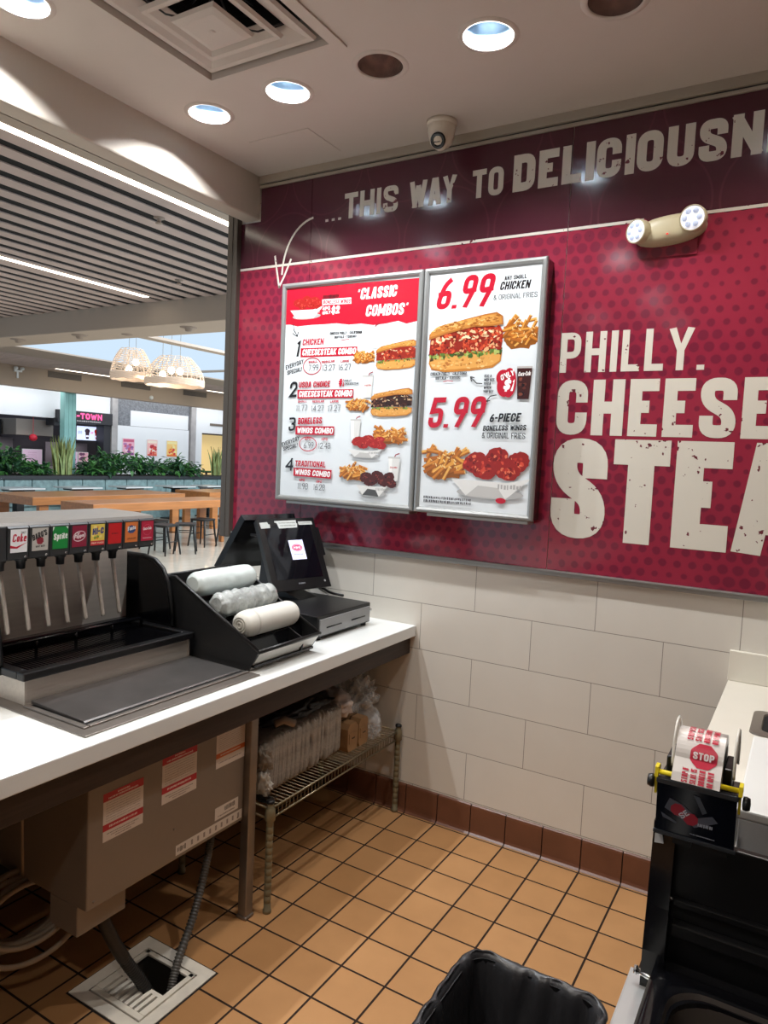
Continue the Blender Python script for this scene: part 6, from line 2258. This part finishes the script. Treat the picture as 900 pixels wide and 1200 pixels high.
# planter wall with banquette back
pw = thing('planter', 'long planter with black top edge and teal padded bench back', 'planter', (-12.0, 9.5, 0))
bk = MB()
y = 3.0
k = 0
while y < 15.9:
    w_ = .575
    bk.box(-11.78, -11.70, y + .006, y + w_ - .006, .42, .842, bev=.018)
    y += w_
build('padded_back', bk, M_TEAL, pw)
build('top_edge', MB().box(-12.55, -11.68, 3.0, 16, .85, .925, bev=.006), mat('planter_edge', '2a2c30', 0.5), pw)
build('planter_wall', MB().box(-12.53, -11.79, 3.0, 16, 0, .85), mat('planter_body', '4a4c4e', 0.6), pw)
build('bench_seat', MB().box(-11.70, -11.18, 3.0, 16, .36, .46, bev=.02).box(-11.66, -11.25, 3.0, 16, 0, .36), M_TEAL, pw)
build('soil', MB().box(-12.45, -11.78, 3.1, 15.9, .925, .935), mat('soil', '2a211a', 0.9), pw)


def leaf_plant(name, lbl, x, y, w, h, n, mt, seed, kind='bush', grp=None):
    r = random.Random(seed)
    m = MB()
    z0 = .93
    for i in range(n):
        if kind == 'bush':
            a = r.uniform(0, 2 * PI)
            el = r.uniform(.15, 1.45)
            L = r.uniform(.35, 1) * (w / 2 / max(math.cos(el), .35) if el < .9 else h)
            L = min(L, math.hypot(w / 2, h) * .95)
            base = Vector((x + r.uniform(-.06, .06), y + r.uniform(-.12, .12) * w, z0))
            d = Vector((math.cos(a) * math.cos(el), math.sin(a) * math.cos(el), math.sin(el)))
            tip = base + Vector((d.x * w * .5, d.y * w * .55, d.z * h)) * r.uniform(.45, 1)
            lw = r.uniform(.025, .05)
            ll = r.uniform(.13, .26)
            dirn = (Vector((d.x, d.y, .15)) + Vector((r.uniform(-.6, .6), r.uniform(-.6, .6), r.uniform(-.5, .3)))).normalized()
            m.tube([base, (base + tip) / 2 + Vector((0, 0, .03)), tip], .004, 4)
            for q in (-.5, .1, .7):
                b2 = tip - (tip - base) * (.25 * (.7 - q))
                dq = (dirn + Vector((r.uniform(-.7, .7), r.uniform(-.7, .7), r.uniform(-.4, .4)))).normalized()
                sd_ = dq.cross(Vector((0, 0, 1))).normalized()
                nn = sd_.cross(dq)
                pts = [b2, b2 + dq * ll * .4 + sd_ * lw + nn * .02, b2 + dq * ll * .75 + sd_ * lw * .7 + nn * .01, b2 + dq * ll - nn * .03, b2 + dq * ll * .75 - sd_ * lw * .7 + nn * .01, b2 + dq * ll * .4 - sd_ * lw + nn * .02]
                m.add(pts, [(0, 1, 2, 3, 4, 5)], i % 2)
        else:
            a = r.uniform(0, 2 * PI)
            rr = r.uniform(0, w * .30)
            b = Vector((x + rr * math.cos(a) * .6, y + rr * math.sin(a), z0))
            H = h * r.uniform(.55, 1)
            lean = Vector((r.uniform(-.1, .1), (b.y - y) * .75 + r.uniform(-.06, .06), 0))
            lw = r.uniform(.014, .024)
            ang = r.uniform(-.9, .9)
            sv = Vector((math.sin(ang), math.cos(ang), 0)) * lw
            fwd = Vector((.006, 0, 0))
            prev = None
            vs = []
            for k in range(7):
                q = k / 6
                c = b + Vector((0, 0, H * q)) + lean * q * q
                ww = sv * ((.8 + .5 * math.sin(q * PI)) * (1 - q ** 4) + .02)
                vs += [c - ww, c + fwd * 1.5, c + ww]
            m.add(vs, [(3 * k + j, 3 * k + j + 1, 3 * k + j + 4, 3 * k + j + 3) for k in range(6) for j in range(2)], i % 2)
    ms_ = {'bush': [mt, M_LEAF if mt is not M_LEAF else M_LEAFD], 'sword': [M_LEAFY, mat('leaf_pale', '96a86a', .5, var=.3)]}[kind]
    o = build(name, m, ms_, origin=(x, y, z0), fixn=False)
    tag(o, lbl, 'plant', grp)


GP = 'plants in the long planter'
leaf_plant('leafy_plant', 'dark green bushy plant at the far left of the planter', -12.1, 5.55, 1.0, .55, 110, M_LEAFD, 1, grp=GP)
leaf_plant('leafy_plant', 'low bright green plant left of the tall striped plant', -12.05, 6.15, .7, .22, 60, M_LEAF, 2, grp=GP)
leaf_plant('sword_plant', 'tall striped sword-leaved plant, the larger one at the left', -12.1, 6.83, .75, .86, 95, M_LEAFY, 3, 'sword', 'tall striped plants in the planter')
leaf_plant('leafy_plant', 'low green plant right behind the teal column', -12.05, 7.42, .6, .22, 50, M_LEAF, 4, grp=GP)
leaf_plant('leafy_plant', 'largest bright green bushy plant in the middle of the planter', -12.1, 7.98, 1.15, .58, 130, M_LEAF, 5, grp=GP)
leaf_plant('leafy_plant', 'dark green plant in front of the pink purple poster', -12.1, 8.85, .8, .5, 80, M_LEAFD, 6, grp=GP)
leaf_plant('leafy_plant', 'sparse dark green plant in front of the coral red poster', -12.15, 9.40, .6, .34, 50, M_LEAFD, 7, grp=GP)
leaf_plant('leafy_plant', 'wide dark green plant in front of the yellow orange poster', -12.1, 10.15, 1.15, .45, 120, M_LEAFD, 8, grp=GP)
leaf_plant('sword_plant', 'narrow tall striped plant by the bronze post at the right', -12.1, 11.42, .55, .78, 60, M_LEAFY, 9, 'sword', 'tall striped plants in the planter')

# wooden tables


def wood_table(lbl, x0, x1, y0, y1, z=.75, ap=.13):
    t = thing('wooden_table', lbl, 'table', ((x0 + x1) / 2, (y0 + y1) / 2, 0), 'chunky honey wood tables')
    build('tabletop', MB().box(x0, x1, y0, y1, z - ap, z, bev=.006), M_OAK, t)
    for x in (x0 + .06, x1 - .14):
        for y in (y0 + .15, y1 - .25):
            build('leg', MB().box(x, x + .08, y, y + .16, 0, z - ap - .0005, bev=.004), M_OAK, t)
    return t


wood_table('long honey wood table farther left, in front of the bench', -9.85, -8.6, 3.87, 6.98)
wood_table('long honey wood table nearer the kitchen with black stools along it', -7.86, -7.12, 3.83, 6.75)
wood_table('honey wood table end seen beside the bronze post', -9.7, -8.72, 7.75, 9.3)

# small marble cafe tables by the bench
for k, (y0, lb) in enumerate(((4.70, 'pale marble cafe table at the far left by the teal bench'), (5.95, 'pale marble cafe table second from the left by the teal bench'), (7.22, 'pale marble cafe table third from the left by the teal bench'),
                              (8.48, 'pale marble cafe table fourth from the left by the teal bench'), (9.55, 'pale marble cafe table by the bench nearest the bronze post'))):
    t = thing('cafe_table', lb, 'table', (-10.85, y0 + .35, 0), 'marble cafe tables along the bench')
    build('tabletop', MB().box(-11.14, -10.56, y0, y0 + .70, .725, .752, bev=.004), M_MARBLE, t)
    build('pedestal', MB().box(-10.92, -10.78, y0 + .28, y0 + .42, .02, .725), M_BLACKM, t)
    build('underframe', MB().box(-11.0, -10.70, y0 + .12, y0 + .58, .69, .7245), M_BLACKM, t)
    build('foot_plate', MB().box(-11.08, -10.62, y0 + .12, y0 + .58, 0, .02, bev=.004), M_BLACKM, t)
# dark chairs at two of the cafe tables
for (x, y, lb) in ((-10.35, 9.10, 'dark chair back at the fourth marble cafe table'), (-10.40, 6.75, 'dark chair tucked in at the second marble cafe table')):
    t = thing('cafe_chair', lb, 'chair', (x, y, 0), 'dark cafe chairs')
    low = .06 if y < 8 else 0
    build('seat', MB().box(x - .20, x + .20, y - .21, y + .21, .43, .46, bev=.01), M_BLACKM, t)
    build('backrest', MB().box(x + .18, x + .21, y - .20, y + .20, .46, .755 - low, bev=.012), mat('chair_back', '33302f', .5), t)
    for sx in (-1, 1):
        for sy in (-1, 1):
            build('leg', MB().tube([(x + sx * .17, y + sy * .18, .43), (x + sx * .20, y + sy * .20, 0)], .013, 8), M_BLACKM, t)
    break_ = 0


# black metal stools
def stool(lbl, x, y, rz=0.0):
    t = thing('metal_stool', lbl, 'stool', (0, 0, 0), 'black metal stools by the wooden tables')
    s = MB()
    ring_loops(s, [L3(rrect(0, 0, .155, .155, .045), .440), L3(rrect(0, 0, .160, .160, .045), .452), L3(rrect(0, 0, .150, .150, .04), .458), L3(rrect(0, 0, .02, .02, .008), .452)], close_last=True)
    ring_loops(s, [L3(rrect(0, 0, .155, .155, .045), .440), L3(rrect(0, 0, .150, .150, .04), .425)])
    build('seat', s, M_BLACKM, t)
    for sx in (-1, 1):
        for sy in (-1, 1):
            l = MB().tube([(sx * .125, sy * .125, .440), (sx * .138, sy * .138, .25), (sx * .165, sy * .165, .0)], .016, 8, rfun=lambda i, n: .020 - .004 * i)
            build('leg', l, M_BLACKM, t)
    for sx in (-1, 1):
        b = MB().tube([(sx * .144, -.144, .20), (sx * .144, .144, .20)], .008, 6)
        b2 = MB().tube([(-.132, sx * .132, .33), (.132, sx * .132, .33)], .007, 6)
        build('stretcher', b, M_BLACKM, t)
        build('upper_brace', b2, M_BLACKM, t)
    t.location = (x, y, 0)
    t.rotation_euler[2] = rz
    return t


st0 = stool('black metal stool nearest the soda fountain, at the front of the table row', -6.66, 4.74, .1)
for x, y, rz, lb in ((-6.60, 5.10, .75, 'black metal stool in the middle, turned with one corner forward'), (-7.02, 5.88, .15, 'black metal stool standing behind the corner-forward stool'),
                     (-6.72, 6.20, .3, 'black metal stool nearest the bronze post'), (-7.22, 5.05, .05, 'black metal stool tucked close behind the front stool'),
                     (-7.1, 6.75, .1, 'black metal stool behind the one nearest the bronze post')):
    dup(st0, (x, y, 0), rz, lb)

# basket chandelier: two wicker bells side by side
ch = thing('basket_chandelier', 'pale wicker double-bell chandelier with glowing bulbs under the roof light', 'chandelier', (-6.6, 4.5, 2.5))


def bell(cx, cy, zb, R, H, name):
    m = MB()
    NW = 34
    r = random.Random(int(cx * 10))

    def prof(v):
        return R * (1 - .06 * (1 - v)) * (1 - max(0, (v - .15) / .85) ** 1.8 * .50)
    for k in range(NW):
        a0 = 2 * PI * k / NW
        tw = r.choice([-1, 1]) * r.uniform(.1, .5)
        m.tube([(cx + prof(v) * math.cos(a0 + tw * v), cy + prof(v) * math.sin(a0 + tw * v), zb + H * v) for v in [i / 9 for i in range(10)]], .0055, 4)
    for k in range(26):
        v = k / 25 * .34 if k < 16 else .34 + (k - 16) / 9 * .66
        m.tube([(cx + prof(v) * 1.01 * math.cos(2 * PI * i / 30), cy + prof(v) * 1.01 * math.sin(2 * PI * i / 30), zb + H * v + .006 * math.sin(i * 2.1 + k)) for i in range(30)], .0075 if k < 16 else .0045, 4, closed=True)
    b = build(name, m, M_WICKER, ch)
    return b


for cx, cy, zb, R, H in ((-7.08, 4.42, 2.575, .31, .44), (-6.32, 4.55, 2.49, .43, .40)):
    bo_ = bell(cx, cy, zb, R, H, 'wicker_bell')
for x, y, z in ((-7.12, 4.4, 2.73), (-7.03, 4.45, 2.83), (-6.52, 4.5, 2.65), (-6.40, 4.55, 2.71), (-6.22, 4.55, 2.69)):
    bb_ = build('bulb', MB().blob((x, y, z), (.05, .05, .055), 0, sub=2), M_BULB, ch)
    build('cord', MB().tube([(x, y, z + .05), (x, y, 3.0), (x + .01, y, 3.85)], .004, 5), mat('grey_cord', '8a8a88', .6), bb_)
light_area('chandelier_glow', (-6.7, 4.5, 2.62), 4, .5, (1, .85, .65))
